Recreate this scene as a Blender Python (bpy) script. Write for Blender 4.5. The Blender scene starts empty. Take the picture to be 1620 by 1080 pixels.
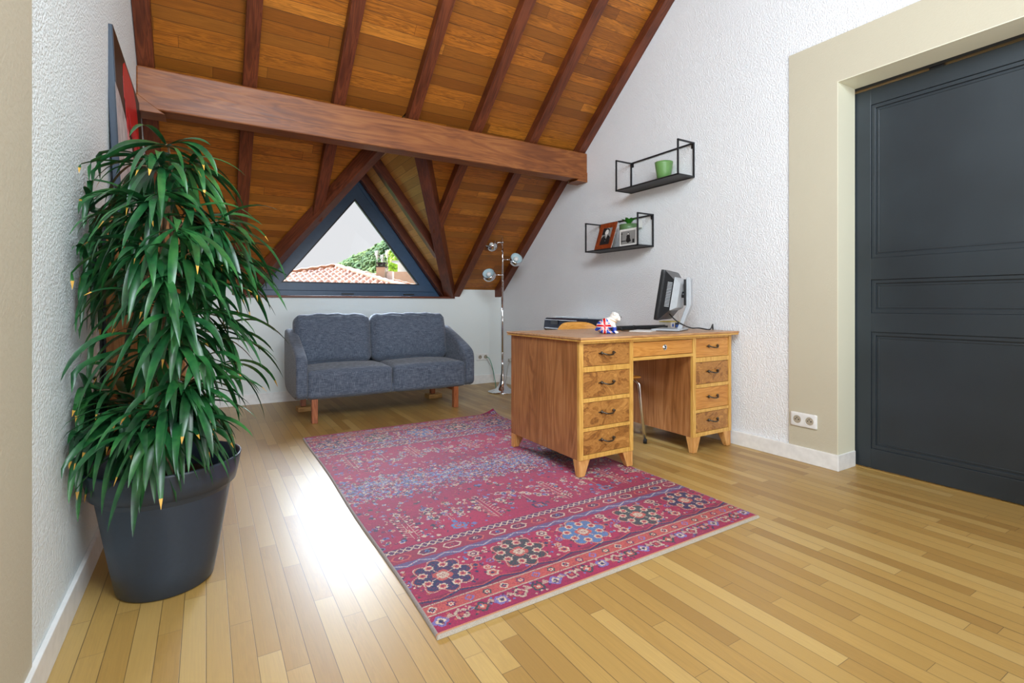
import bpy, bmesh, math, random
import numpy as np
from mathutils import Vector, Matrix, noise as mnoise

# ------------------------------------------------------------------ camera, sky, lights
SC = bpy.context.scene
COL = SC.collection
H, FPX, PCX, PCY, YAW = 0.92, 799.2, 810.0, 480.8, 0.5445
cam_d = bpy.data.cameras.new('camera')
cam_d.sensor_width = 36.0
cam_d.lens = FPX / 1620 * 36
cam_d.shift_y = -(540 - PCY) / 1620
cam_d.clip_end = 600
cam = bpy.data.objects.new('camera', cam_d)
cam.location = (0, 0, H)
cam.rotation_euler = (math.pi / 2, 0, -YAW)
COL.objects.link(cam)
SC.camera = cam
SC.view_settings.view_transform = 'Standard'
SC.view_settings.look = 'None'
SC.view_settings.gamma = 1
SC.view_settings.use_curve_mapping = False
SC.view_settings.exposure = 0.0
SC.cycles.use_denoising = True
SC.cycles.max_bounces = 10
SC.cycles.diffuse_bounces = 6
SC.cycles.glossy_bounces = 4
SC.cycles.transparent_max_bounces = 8
SC.cycles.sample_clamp_indirect = 8

world = bpy.data.worlds.new('world')
SC.world = world
world.use_nodes = True
wnt = world.node_tree
wnt.nodes.clear()
_tc = wnt.nodes.new('ShaderNodeTexCoord')
_sp = wnt.nodes.new('ShaderNodeSeparateXYZ')
wnt.links.new(_tc.outputs['Generated'], _sp.inputs[0])


def _mr(src, a, b, c, d):
    x = wnt.nodes.new('ShaderNodeMapRange')
    x.interpolation_type = 'SMOOTHSTEP'
    for k, q in enumerate((src, a, b, c, d)):
        if k == 0: wnt.links.new(q, x.inputs[0])
        else: x.inputs[k].default_value = q
    return x.outputs[0]


def _wm(op, a, b):
    x = wnt.nodes.new('ShaderNodeMath'); x.operation = op
    for k, q in enumerate((a, b)):
        if isinstance(q, (int, float)): x.inputs[k].default_value = q
        else: wnt.links.new(q, x.inputs[k])
    return x.outputs[0]


# overcast sky: pale low down, a bright veiled sun glow high up beyond the window
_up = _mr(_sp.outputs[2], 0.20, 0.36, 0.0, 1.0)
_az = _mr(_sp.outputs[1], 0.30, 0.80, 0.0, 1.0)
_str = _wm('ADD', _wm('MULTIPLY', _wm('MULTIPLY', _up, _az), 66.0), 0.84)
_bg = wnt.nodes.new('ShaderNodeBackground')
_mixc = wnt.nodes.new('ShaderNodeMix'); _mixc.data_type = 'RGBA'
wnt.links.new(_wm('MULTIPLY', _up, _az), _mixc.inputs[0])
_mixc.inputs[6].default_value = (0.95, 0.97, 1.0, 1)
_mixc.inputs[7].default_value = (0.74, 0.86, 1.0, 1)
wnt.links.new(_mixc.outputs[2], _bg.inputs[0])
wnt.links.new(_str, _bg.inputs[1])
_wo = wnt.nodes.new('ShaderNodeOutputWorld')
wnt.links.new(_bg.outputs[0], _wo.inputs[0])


def area(name, loc, target, sx, sy, power, color):
    d = bpy.data.lights.new(name, 'AREA')
    d.shape = 'RECTANGLE'
    d.size, d.size_y, d.energy, d.color = sx, sy, power, color
    o = bpy.data.objects.new(name, d)
    o.location = loc
    o.rotation_euler = (Vector(target) - Vector(loc)).to_track_quat('-Z', 'Y').to_euler()
    COL.objects.link(o)
    return o


area('ceiling_lamp_light', (0.75, -0.75, 2.6), (1.6, 3.6, 0.6), 0.6, 0.6, 46, (0.88, 0.96, 1.0))
area('rear_glazing_light', (0.8, -2.2, 1.5), (1.2, 3.0, 1.3), 3.0, 2.0, 72, (0.76, 0.89, 1.0))
area('right_wall_fill_light', (0.15, 0.1, 3.0), (2.9, 3.7, 0.9), 1.1, 1.2, 84, (0.76, 0.89, 1.0))  # added fill lamp, out of view, brightening the right wall behind the desk
area('floor_glow_light', (1.3, -0.6, 0.9), (1.3, 1.6, 3.4), 1.6, 1.0, 40, (0.95, 0.97, 1.0))


# ------------------------------------------------------------------ helpers
def srgb(r, g, b):
    f = lambda c: (c / 255 / 12.92) if c / 255 <= 0.04045 else ((c / 255 + 0.055) / 1.055) ** 2.4
    return (f(r), f(g), f(b), 1.0)


_s, _c = math.sin(YAW), math.cos(YAW)


def ray(px, py):
    a, b = (px - PCX) / FPX, (PCY - py) / FPX
    return Vector((_s + a * _c, _c - a * _s, b))


def at_depth(px, py, zc):
    p = ray(px, py) * zc
    p.z += H
    return p


class G:
    """node tree helper"""
    def __init__(self, name):
        self.m = bpy.data.materials.new(name)
        self.m.use_nodes = True
        self.t = self.m.node_tree
        self.b = self.t.nodes['Principled BSDF']
        self.tc = None

    def n(self, t, **k):
        x = self.t.nodes.new('ShaderNode' + t)
        for a, v in k.items():
            setattr(x, a, v)
        return x

    def put(self, sock, v):
        if hasattr(v, 'links') or isinstance(v, bpy.types.NodeSocket):
            self.t.links.new(v, sock)
        elif v is not None:
            if isinstance(v, (int, float)) and hasattr(sock.default_value, '__len__'):
                v = (v,) * len(sock.default_value)
            sock.default_value = v

    def obj(self):
        if not self.tc:
            self.tc = self.n('TexCoord')
        return self.tc.outputs['Object']

    def math(self, op, a, b=None, c=None):
        x = self.n('Math', operation=op)
        self.put(x.inputs[0], a)
        if b is not None: self.put(x.inputs[1], b)
        if c is not None: self.put(x.inputs[2], c)
        return x.outputs[0]

    def map(self, vec, scale=(1, 1, 1), loc=(0, 0, 0), rot=(0, 0, 0)):
        x = self.n('Mapping')
        self.put(x.inputs['Vector'], vec)
        self.put(x.inputs['Scale'], scale); self.put(x.inputs['Location'], loc); self.put(x.inputs['Rotation'], rot)
        return x.outputs[0]

    def noise(self, vec, scale, detail=3, rough=0.5, dist=0.0):
        x = self.n('TexNoise')
        self.put(x.inputs['Vector'], vec)
        self.put(x.inputs['Scale'], scale); self.put(x.inputs['Detail'], detail)
        self.put(x.inputs['Roughness'], rough); self.put(x.inputs['Distortion'], dist)
        return x.outputs['Fac']

    def voro(self, vec, scale, out='Distance', feature='F1'):
        x = self.n('TexVoronoi', feature=feature)
        self.put(x.inputs['Vector'], vec); self.put(x.inputs['Scale'], scale)
        return x.outputs[out]

    def ramp(self, fac, stops, interp='LINEAR'):
        x = self.n('ValToRGB')
        x.color_ramp.interpolation = interp
        e = x.color_ramp.elements
        while len(e) < len(stops): e.new(0.5)
        for k, (p, col) in zip(e, stops):
            k.position = p; k.color = col
        self.put(x.inputs[0], fac)
        return x.outputs[0]

    def mr(self, v, a, b, c, d, smooth=False):
        x = self.n('MapRange')
        if smooth: x.interpolation_type = 'SMOOTHSTEP'
        for i, q in enumerate((v, a, b, c, d)):
            self.put(x.inputs[i], q)
        return x.outputs[0]

    def mix(self, fac, a, b, blend='MIX'):
        x = self.n('Mix', data_type='RGBA', blend_type=blend)
        self.put(x.inputs[0], fac); self.put(x.inputs[6], a); self.put(x.inputs[7], b)
        return x.outputs[2]

    def comb(self, x_, y_, z_):
        x = self.n('CombineXYZ')
        self.put(x.inputs[0], x_); self.put(x.inputs[1], y_); self.put(x.inputs[2], z_)
        return x.outputs[0]

    def sep(self, v):
        x = self.n('SeparateXYZ')
        self.put(x.inputs[0], v)
        return x.outputs

    def white(self, vec):
        x = self.n('TexWhiteNoise', noise_dimensions='3D')
        self.put(x.inputs['Vector'], vec)
        return x.outputs['Value']

    def bump(self, h, strength, dist):
        x = self.n('Bump')
        self.put(x.inputs['Height'], h); self.put(x.inputs['Strength'], strength); self.put(x.inputs['Distance'], dist)
        self.put(self.b.inputs['Normal'], x.outputs[0])
        return x.outputs[0]

    def set(self, color=None, rough=None, metal=None, spec=None, coat=None, coat_rough=None, sheen=None):
        for nme, v in (('Base Color', color), ('Roughness', rough), ('Metallic', metal), ('Specular IOR Level', spec),
                       ('Coat Weight', coat), ('Coat Roughness', coat_rough), ('Sheen Weight', sheen)):
            if v is not None: self.put(self.b.inputs[nme], v)
        return self.m


def plain(name, rgb, rough=0.5, metal=0.0, var=0.06, nscale=25, bump=0.0, coat=None, spec=None):
    g = G(name)
    c0 = srgb(*rgb)
    lo = tuple(x * (1 - var) for x in c0[:3]) + (1,)
    hi = tuple(min(1, x * (1 + var)) for x in c0[:3]) + (1,)
    nz = g.noise(g.obj(), nscale, 3)
    g.set(color=g.ramp(nz, [(0.3, lo), (0.7, hi)]), rough=rough, metal=metal, coat=coat, spec=spec)
    if bump: g.bump(nz, 0.4, bump)
    return g.m


def wood(name, dark, mid, light, axis='X', rough=0.45, figure=1.0, fine=1.0, spec=0.5, off=0.0, bump=0.3):
    """grain running along the given local axis"""
    g = G(name)
    o = g.map(g.obj(), loc=(off, off * 1.7, off * 0.6))
    st = {'X': (0.9, 9, 9), 'Y': (9, 0.9, 9), 'Z': (9, 9, 0.9)}[axis]
    st2 = {'X': (2.5, 110, 110), 'Y': (110, 2.5, 110), 'Z': (110, 110, 2.5)}[axis]
    a = g.noise(g.map(o, scale=st), 1.6 * figure, 4, 0.55, 0.8)
    rings = g.math('FRACT', g.math('MULTIPLY', a, 9.0))
    rings = g.math('ABSOLUTE', g.math('SUBTRACT', rings, 0.5))
    fn = g.noise(g.map(o, scale=st2), 1.0 * fine, 3, 0.6)
    blot = g.noise(o, 3.5, 2)
    v = g.math('ADD', g.math('MULTIPLY', rings, 0.75), g.math('MULTIPLY', fn, 0.42))
    v = g.math('ADD', v, g.math('MULTIPLY', g.math('SUBTRACT', blot, 0.5), 0.6))
    colr = g.ramp(v, [(0.12, srgb(*dark)), (0.42, srgb(*mid)), (0.78, srgb(*light))])
    g.set(color=colr, rough=g.mr(fn, 0.2, 0.8, rough - 0.06, rough + 0.1), spec=spec)
    g.bump(g.math('ADD', rings, fn), bump, 0.0006)
    return g.m


def burl(name, dark, mid, light, off=0.0):
    """walnut veneer with swirling figure"""
    g = G(name)
    o = g.map(g.obj(), loc=(off, off * 0.7, off * 1.3))
    w = g.noise(g.map(o, scale=(5, 5, 9)), 1.0, 4, 0.6, 2.2)
    fl = g.math('ABSOLUTE', g.math('SUBTRACT', g.math('FRACT', g.math('MULTIPLY', w, 6.0)), 0.5))
    fine = g.noise(g.map(o, scale=(60, 60, 90)), 1.0, 3, 0.7, 1.0)
    v = g.math('ADD', g.math('MULTIPLY', fl, 0.35), g.math('ADD', g.math('MULTIPLY', w, 0.75), g.math('MULTIPLY', fine, 0.28)))
    g.set(color=g.ramp(v, [(0.34, srgb(*dark)), (0.52, srgb(*mid)), (0.80, srgb(*light))]), rough=0.38)
    return g.m


def boards(name, uaxis, vaxis, width, length, tones, groove_col, rough, grain_dark=0.35, groove=0.0012, coat=None,
           big_gap=0.25, spec=0.5, figure=0.5):
    g = G(name)
    s = g.sep(g.obj())
    u, v = s['XYZ'.index(uaxis)], s['XYZ'.index(vaxis)]
    vr = g.math('DIVIDE', v, width)
    row = g.math('FLOOR', vr)
    r1 = g.white(g.comb(row, 3.7, 1.1))
    uu = g.math('ADD', g.math('DIVIDE', u, g.mr(r1, 0, 1, length * 0.8, length * 1.25)), g.math('MULTIPLY', r1, 17.3))
    idd = g.math('FLOOR', uu)
    r2 = g.white(g.comb(row, idd, 9.2))
    r3 = g.white(g.comb(row, idd, 4.4))
    fv = g.math('FRACT', vr)
    ev = g.math('MULTIPLY', g.math('MINIMUM', fv, g.math('SUBTRACT', 1.0, fv)), width)
    fu = g.math('FRACT', uu)
    eu = g.math('MULTIPLY', g.math('MINIMUM', fu, g.math('SUBTRACT', 1.0, fu)), length)
    gw = g.mr(g.white(g.comb(row, 8.0, 2.0)), 1 - big_gap, 1, groove, groove * 1.9)
    gv = g.mr(ev, 0.0, gw, 1, 0, True)
    gu = g.mr(eu, 0.0, groove, 0.8, 0, True)
    gm = g.math('MAXIMUM', gv, gu)
    base = g.ramp(r2, tones)
    gc = g.comb(g.math('ADD', g.math('MULTIPLY', u, 1.6), g.math('MULTIPLY', r3, 31)),
                g.math('ADD', g.math('MULTIPLY', v, 26), g.math('MULTIPLY', r2, 57)), 0.0)
    a = g.noise(gc, 1.0, 4, 0.6, 1.1)
    rings = g.math('ABSOLUTE', g.math('SUBTRACT', g.math('FRACT', g.math('MULTIPLY', a, 8.0)), 0.5))
    gc2 = g.comb(g.math('MULTIPLY', u, 6.0), g.math('ADD', g.math('MULTIPLY', v, 240), g.math('MULTIPLY', r3, 90)), 0.0)
    fine = g.noise(gc2, 1.0, 3, 0.6)
    gr = g.math('ADD', g.math('MULTIPLY', g.math('MULTIPLY', rings, r3), figure), g.math('MULTIPLY', fine, 0.5))
    shade = g.mr(gr, 0.1, 0.75, 1.0 - grain_dark, 1.12)
    col = g.mix(1.0, base, g.comb(shade, shade, shade), 'MULTIPLY')
    col = g.mix(g.math('MULTIPLY', gm, 0.85), col, groove_col)
    g.set(color=col, rough=g.math('ADD', rough, g.math('MULTIPLY', fine, 0.12)), coat=coat, coat_rough=0.34, spec=spec)
    g.bump(g.math('SUBTRACT', g.math('MULTIPLY', fine, 0.12), gm), 0.35, 0.0012)
    return g.m


class MB:
    """collects shapes into one mesh"""
    def __init__(self):
        self.v, self.f, self.mi, self.cur = [], [], [], 0
        self.sm = []
        self.M = Matrix.Identity(4)

    def add(self, vs, fs, smooth=False):
        b = len(self.v)
        self.v += [tuple(self.M @ Vector(p)) for p in vs]
        for f in fs:
            self.f.append([i + b for i in f]); self.mi.append(self.cur); self.sm.append(smooth)
        return self

    def box(self, a, b):
        x0, y0, z0 = a; x1, y1, z1 = b
        vs = [(x0, y0, z0), (x1, y0, z0), (x1, y1, z0), (x0, y1, z0), (x0, y0, z1), (x1, y0, z1), (x1, y1, z1), (x0, y1, z1)]
        return self.add(vs, [(0, 3, 2, 1), (4, 5, 6, 7), (0, 1, 5, 4), (1, 2, 6, 5), (2, 3, 7, 6), (3, 0, 4, 7)])

    def prism(self, pts, d):
        """pts: 3D polygon, extruded by vector d"""
        n = len(pts)
        d = Vector(d)
        vs = [Vector(p) for p in pts]; vs += [p + d for p in vs]
        fs = [list(range(n))[::-1], list(range(n, 2 * n))] + [(i, (i + 1) % n, (i + 1) % n + n, i + n) for i in range(n)]
        return self.add([tuple(p) for p in vs], fs)

    def ring_prism(self, outer, inner, d):
        n = len(outer)
        d = Vector(d)
        o = [Vector(p) for p in outer]; i_ = [Vector(p) for p in inner]
        vs = o + i_ + [p + d for p in o] + [p + d for p in i_]
        fs = []
        for k in range(n):
            j = (k + 1) % n
            fs += [(k, j, n + j, n + k), (2 * n + k, 3 * n + k, 3 * n + j, 2 * n + j),
                   (k, 2 * n + k, 2 * n + j, j), (n + k, n + j, 3 * n + j, 3 * n + k)]
        return self.add([tuple(p) for p in vs], fs)

    def lathe(self, prof, c=(0, 0, 0), seg=32, axis='Z', caps=True):
        vs, fs = [], []
        for r, z in prof:
            for k in range(seg):
                t = 2 * math.pi * k / seg
                p = (r * math.cos(t), r * math.sin(t), z)
                if axis == 'X': p = (z, p[0], p[1])
                if axis == 'Y': p = (p[0], z, p[1])
                vs.append((p[0] + c[0], p[1] + c[1], p[2] + c[2]))
        for i in range(len(prof) - 1):
            for k in range(seg):
                k2 = (k + 1) % seg
                fs.append((i * seg + k, i * seg + k2, (i + 1) * seg + k2, (i + 1) * seg + k))
        if caps:
            if prof[0][0] > 1e-6: fs.append(tuple(range(seg))[::-1])
            if prof[-1][0] > 1e-6: fs.append(tuple(range((len(prof) - 1) * seg, len(prof) * seg)))
        return self.add(vs, fs, True)

    def tube(self, pts, r, seg=8, taper=None, caps=True):
        pts = [Vector(p) for p in pts]
        vs, fs = [], []
        up = Vector((0, 0, 1))
        prev = None
        for i, p in enumerate(pts):
            d = (pts[min(i + 1, len(pts) - 1)] - pts[max(i - 1, 0)]).normalized()
            if prev is None:
                a = d.cross(up)
                if a.length < 1e-3: a = d.cross(Vector((1, 0, 0)))
            else:
                a = prev - d * prev.dot(d)
            a.normalize(); prev = a
            b = d.cross(a)
            rr = r if taper is None else r * (1 + (taper - 1) * i / (len(pts) - 1))
            for k in range(seg):
                t = 2 * math.pi * k / seg
                vs.append(tuple(p + a * (rr * math.cos(t)) + b * (rr * math.sin(t))))
        for i in range(len(pts) - 1):
            for k in range(seg):
                k2 = (k + 1) % seg
                fs.append((i * seg + k, i * seg + k2, (i + 1) * seg + k2, (i + 1) * seg + k))
        if caps:
            fs += [tuple(range(seg))[::-1], tuple(range((len(pts) - 1) * seg, len(pts) * seg))]
        return self.add(vs, fs, True)

    def sphere(self, c, r, seg=24, rings=14, sc=(1, 1, 1)):
        vs, fs = [], []
        for i in range(rings + 1):
            ph = math.pi * i / rings
            for k in range(seg):
                t = 2 * math.pi * k / seg
                vs.append((c[0] + r * sc[0] * math.sin(ph) * math.cos(t), c[1] + r * sc[1] * math.sin(ph) * math.sin(t),
                           c[2] + r * sc[2] * math.cos(ph)))
        for i in range(rings):
            for k in range(seg):
                k2 = (k + 1) % seg
                fs.append((i * seg + k, (i + 1) * seg + k, (i + 1) * seg + k2, i * seg + k2))
        return self.add(vs, fs, True)

    def rbox(self, a, b, r, puff=(0, 0, 0), n=12, jit=0.0, seed=0):
        """rounded box, optionally puffed on the faces of each axis"""
        lo, hi = Vector(a), Vector(b)
        cen, half = (lo + hi) / 2, (hi - lo) / 2
        bm = bmesh.new()
        bmesh.ops.create_cube(bm, size=2)
        bmesh.ops.subdivide_edges(bm, edges=bm.edges[:], cuts=n, use_grid_fill=True)
        vs = []
        for vv in bm.verts:
            q = vv.co.copy()
            q = Vector([math.copysign(1 - (1 - abs(t)) ** 1.35, t) for t in q])
            p = Vector([q[i] * half[i] for i in range(3)])
            inn = Vector([max(-(half[i] - r), min(half[i] - r, p[i])) for i in range(3)])
            d = p - inn
            if d.length > 1e-9: p = inn + d.normalized() * r if d.length > r * 0.999 else inn + d * 1.0
            for i in range(3):
                if puff[i]:
                    o1, o2 = (i + 1) % 3, (i + 2) % 3
                    p[i] += math.copysign(1, q[i]) * puff[i] * (1 - q[o1] ** 2) * (1 - q[o2] ** 2) * min(1, abs(q[i]) * 1.2)
            p += cen
            if jit:
                nv = mnoise.noise_vector(p * 7 + Vector((seed, 0, 0)))
                p += nv * jit
            vs.append(tuple(p))
        fs = [[x.index for x in f.verts] for f in bm.faces]
        bm.free()
        return self.add(vs, fs, True)

    def build(self, name, mats, parent=None, loc=(0, 0, 0), rot=(0, 0, 0), bevel=0, seg=2, mw=None, **tags):
        me = bpy.data.meshes.new(name)
        me.from_pydata(self.v, [], self.f)
        for m in (mats if isinstance(mats, (list, tuple)) else [mats]):
            me.materials.append(m)
        me.polygons.foreach_set('material_index', self.mi)
        me.polygons.foreach_set('use_smooth', self.sm)
        bm = bmesh.new(); bm.from_mesh(me)
        bmesh.ops.recalc_face_normals(bm, faces=bm.faces[:])
        bm.to_mesh(me); bm.free()
        me.update()
        o = bpy.data.objects.new(name, me)
        COL.objects.link(o)
        if mw is not None: o.matrix_world = mw
        else: o.location = loc; o.rotation_euler = rot
        if parent: o.parent = parent
        if bevel:
            bv = o.modifiers.new('bevel', 'BEVEL')
            bv.width = bevel; bv.segments = seg; bv.limit_method = 'ANGLE'; bv.angle_limit = math.radians(40)
            bv.harden_normals = False
        for k, t in tags.items(): o[k] = t
        return o


def thing(name, label, category, loc=(0, 0, 0), rotz=0, group=None):
    o = bpy.data.objects.new(name, None)
    COL.objects.link(o)
    o.empty_display_size = 0.1
    o.location = loc; o.rotation_euler = (0, 0, rotz)
    o['label'] = label; o['category'] = category
    if group: o['group'] = group
    return o


def children(o):
    return [c for c in bpy.data.objects if c.parent == o]


def copy_tree(o, parent=None):
    ch = children(o)
    c = o.copy(); COL.objects.link(c)
    if parent: c.parent = parent
    for k in ch: copy_tree(k, c)
    return c


def frame_mw(origin, xdir, updir):
    x = Vector(xdir).normalized()
    z = Vector(updir); z = (z - x * z.dot(x)).normalized()
    y = z.cross(x)
    m = Matrix((x, y, z)).transposed().to_4x4()
    m.translation = Vector(origin)
    return m


# ------------------------------------------------------------------ materials
M = {}
M['floor'] = boards('oak_strip_floor', 'Y', 'X', 0.0572, 0.72,
                    [(0.0, srgb(158, 120, 57)), (0.35, srgb(173, 136, 69)), (0.75, srgb(180, 144, 77)), (1.0, srgb(192, 159, 94))],
                    srgb(40, 26, 16), 0.50, 0.18, 0.0013, coat=0.6)
M['ceil'] = boards('pine_ceiling_boards', 'X', 'Y', 0.074, 1.9,
                   [(0.0, srgb(146, 82, 20)), (0.25, srgb(166, 96, 24)), (0.75, srgb(174, 104, 28)), (1.0, srgb(186, 116, 38))],
                   srgb(36, 15, 5), 0.42, 0.62, 0.0024, figure=1.3)
M['dormer_boards_lit'] = boards('pine_dormer_boards_lit', 'X', 'Y', 0.074, 1.1,
                            [(0.0, srgb(210, 150, 74)), (0.5, srgb(224, 168, 88)), (1.0, srgb(240, 182, 100))],
                            srgb(60, 34, 14), 0.5, 0.35, 0.0018)  # yellow window light on the dormer boards is put into these lighter tones
M['rafter'] = wood('stained_rafter_wood', (72, 32, 15), (98, 47, 24), (122, 62, 34), 'X', rough=0.42)
M['beam'] = wood('stained_beam_wood', (106, 55, 20), (134, 76, 31), (156, 98, 48), 'X', rough=0.45, figure=0.6)
M['desk_honey'] = wood('honey_beech_edge', (186, 134, 60), (208, 160, 80), (222, 178, 100), 'X', rough=0.35)
M['desk_honey_z'] = wood('honey_beech_upright', (186, 134, 60), (208, 160, 80), (222, 178, 100), 'Z', rough=0.35)
M['desk_side'] = wood('brown_veneer_side', (130, 80, 40), (160, 104, 57), (186, 132, 82), 'Z', rough=0.38, figure=0.55)
M['desk_top'] = wood('desk_top_veneer', (160, 112, 70), (184, 138, 94), (202, 160, 118), 'X', rough=0.28)
M['desk_leg'] = wood('desk_leg_wood', (176, 116, 56), (204, 148, 84), (222, 174, 114), 'Z', rough=0.4)
M['oak_cab'] = wood('oak_cabinet_wood', (140, 88, 40), (170, 112, 56), (192, 138, 80), 'Z', rough=0.45)
M['sofa_leg'] = wood('walnut_sofa_leg', (120, 62, 32), (158, 90, 52), (182, 114, 70), 'Z', rough=0.4)
M['block'] = wood('raw_pine_block', (176, 130, 70), (204, 160, 96), (222, 184, 120), 'X', rough=0.6)
M['chair_wood'] = wood('chair_plywood', (196, 130, 48), (220, 156, 70), (234, 178, 94), 'X', rough=0.35)
M['frame_wood'] = wood('photo_frame_wood', (104, 40, 16), (142, 62, 28), (168, 84, 42), 'Z', rough=0.35)


def stucco(name, rgb, scale, strength, dist, rough=0.85, var=0.03):
    g = G(name)
    c = srgb(*rgb)
    big = g.noise(g.obj(), 1.7, 3)
    n1 = g.noise(g.obj(), scale, 2, 0.5, 0.0)
    n2 = g.noise(g.obj(), scale * 2.6, 2, 0.5)
    h = g.math('ADD', g.math('MULTIPLY', g.mr(n1, 0.35, 0.65, 0, 1, True), 0.7), g.math('MULTIPLY', n2, 0.3))
    lo = tuple(x * (1 - var) for x in c[:3]) + (1,)
    g.set(color=g.ramp(big, [(0.35, lo), (0.65, c)]), rough=rough, spec=0.3)
    g.bump(h, strength, dist)
    return g.m


M['stucco'] = stucco('white_stucco', (236, 238, 240), 118, 0.55, 0.007)
M['stucco_left'] = stucco('white_stucco_cool_daylight', (228, 235, 235), 118, 0.5, 0.006)  # the cool daylight on this wall is tinted into its colour
M['plaster'] = stucco('smooth_plaster', (226, 232, 230), 40, 0.06, 0.002)
M['beige'] = stucco('beige_surround_paint', (194, 187, 166), 90, 0.18, 0.002, rough=0.6)
M['cream'] = stucco('reveal_paint_lit', (224, 222, 200), 90, 0.1, 0.001, rough=0.5)  # lighter than the surround: light falling on the reveals is put into the colour
M['white_paint'] = plain('white_gloss_paint', (232, 232, 230), 0.4)
M['door'] = G('dark_door_paint')
_g = M['door']
_w = _g.noise(_g.map(_g.obj(), scale=(30, 30, 1.3)), 1.2, 4, 0.55, 1.5)
_r = _g.math('ABSOLUTE', _g.math('SUBTRACT', _g.math('FRACT', _g.math('MULTIPLY', _w, 7)), 0.5))
_g.set(color=_g.ramp(_g.noise(_g.obj(), 2.2, 3), [(0.3, srgb(34, 41, 46)), (0.7, srgb(43, 51, 57))]), rough=0.40)
_g.bump(_r, 0.12, 0.0008)
M['door'] = _g.m
M['frame_blue'] = plain('slate_window_frame', (56, 82, 110), 0.38)
M['black_metal'] = plain('black_metal', (26, 28, 32), 0.45)
M['chrome'] = plain('chrome', (225, 225, 228), 0.07, 1.0, var=0.01)
M['steel_dark'] = plain('antique_metal', (92, 86, 78), 0.32, 1.0, nscale=160, var=0.25)
M['pot'] = plain('anthracite_pot_plastic', (42, 54, 68), 0.38, nscale=90, var=0.05)
M['soil'] = plain('dark_soil', (44, 36, 30), 0.95, var=0.4, nscale=60, bump=0.02)
M['plastic_white'] = plain('white_plastic', (226, 226, 224), 0.35)
M['plastic_grey'] = plain('silver_plastic', (176, 182, 188), 0.35)
M['plastic_black'] = plain('black_plastic', (26, 28, 32), 0.3)
M['plastic_navy'] = plain('glossy_dark_plastic', (26, 30, 44), 0.15)
M['rubber'] = plain('black_rubber', (20, 20, 22), 0.6)
M['green_pot'] = plain('green_ceramic', (104, 148, 84), 0.35)
M['green_rim'] = plain('dull_green_ceramic', (84, 116, 74), 0.4)
M['taupe'] = plain('taupe_ceramic', (168, 158, 140), 0.45)
M['leaf_small'] = plain('small_leaf_green', (44, 118, 30), 0.4)
M['paper'] = plain('photo_paper_white', (226, 226, 222), 0.5)
M['ink'] = plain('photo_ink_black', (30, 30, 32), 0.5)
M['grey_ink'] = plain('photo_grey', (140, 140, 138), 0.5)
M['blue_box'] = plain('blue_print', (26, 86, 178), 0.4)
M['cable_green'] = plain('green_cable', (26, 140, 110), 0.5)
M['cable_grey'] = plain('grey_cable', (168, 164, 156), 0.5)
M['canvas_black'] = plain('canvas_dark_paint', (36, 26, 24), 0.45)
M['canvas_side'] = plain('canvas_dark_blue_side', (34, 48, 64), 0.3)
M['canvas_red'] = plain('canvas_red_paint', (196, 20, 30), 0.4)
M['canvas_pale'] = plain('canvas_pale_paint', (196, 190, 190), 0.45, var=0.3, nscale=14)
M['lamp_pale'] = plain('lamp_pale_inner', (186, 208, 214), 0.3)


def fabric():
    g = G('grey_blue_woven_fabric')
    o = g.obj()
    a = g.noise(g.map(o, scale=(25, 25, 420)), 1.0, 2, 0.6)
    b = g.noise(g.map(o, scale=(420, 420, 25)), 1.0, 2, 0.6)
    w = g.math('ADD', g.math('MULTIPLY', a, 0.5), g.math('MULTIPLY', b, 0.5))
    g.set(color=g.ramp(w, [(0.36, srgb(54, 64, 78)), (0.5, srgb(84, 94, 110)), (0.66, srgb(128, 136, 150))]), rough=0.9, spec=0.2, sheen=0.25)
    g.bump(w, 0.35, 0.0015)
    return g.m


M['fabric'] = fabric()


def glass_mat():
    g = G('window_glass')
    t = g.t
    tr = g.n('BsdfTransparent'); gl = g.n('BsdfGlossy'); gl.inputs['Roughness'].default_value = 0.02
    fr = g.n('Fresnel'); fr.inputs[0].default_value = 1.3
    mx = g.n('MixShader')
    t.links.new(fr.outputs[0], mx.inputs[0]); t.links.new(tr.outputs[0], mx.inputs[1]); t.links.new(gl.outputs[0], mx.inputs[2])
    t.links.new(mx.outputs[0], t.nodes['Material Output'].inputs[0])
    return g.m


M['glass'] = glass_mat()


def leaf_mat():
    g = G('ficus_leaf_green')
    o = g.obj()
    n = g.noise(o, 9, 3)
    f = g.noise(o, 60, 2)
    v = g.math('ADD', g.math('MULTIPLY', n, 0.75), g.math('MULTIPLY', f, 0.25))
    g.set(color=g.ramp(v, [(0.34, srgb(16, 52, 32)), (0.5, srgb(28, 84, 42)), (0.68, srgb(56, 116, 56))]), rough=0.34, spec=0.6)
    return g.m


M['leaf'] = leaf_mat()
M['leaf_tip'] = plain('dry_leaf_tip', (196, 150, 60), 0.6, var=0.2)
M['twig'] = plain('ficus_twig', (150, 130, 70), 0.6, var=0.2)
M['bark'] = plain('ficus_bark', (128, 104, 76), 0.8, var=0.25, nscale=40, bump=0.004)

# ------------------------------------------------------------------ the room shell
XL, XR, YB, YR = -0.345, 2.99, 5.19, -2.4
SL = 0.84                                   # roof pitch as rise over run
def zb(y): return 1.10 + SL * (YB - y)      # underside of the ceiling boards
def zr(y): return 1.00 + SL * (YB - y)      # underside of the rafters
YRIDGE = 1.1
ZRIDGE = zb(YRIDGE)
S = 'structure'

MB().box((XL - 0.2, YR - 0.2, -0.12), (XR + 1.0, YB + 0.16, 0)).build('floor', M['floor'], kind=S)


def side_profile(extra=0.03):
    return [(YB + 0.16, 0), (YB + 0.16, 1.05), (YB, zb(YB) + extra), (YRIDGE, ZRIDGE + extra), (YR, zb(2 * YRIDGE - YR) + extra), (YR, 0)]


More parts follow.
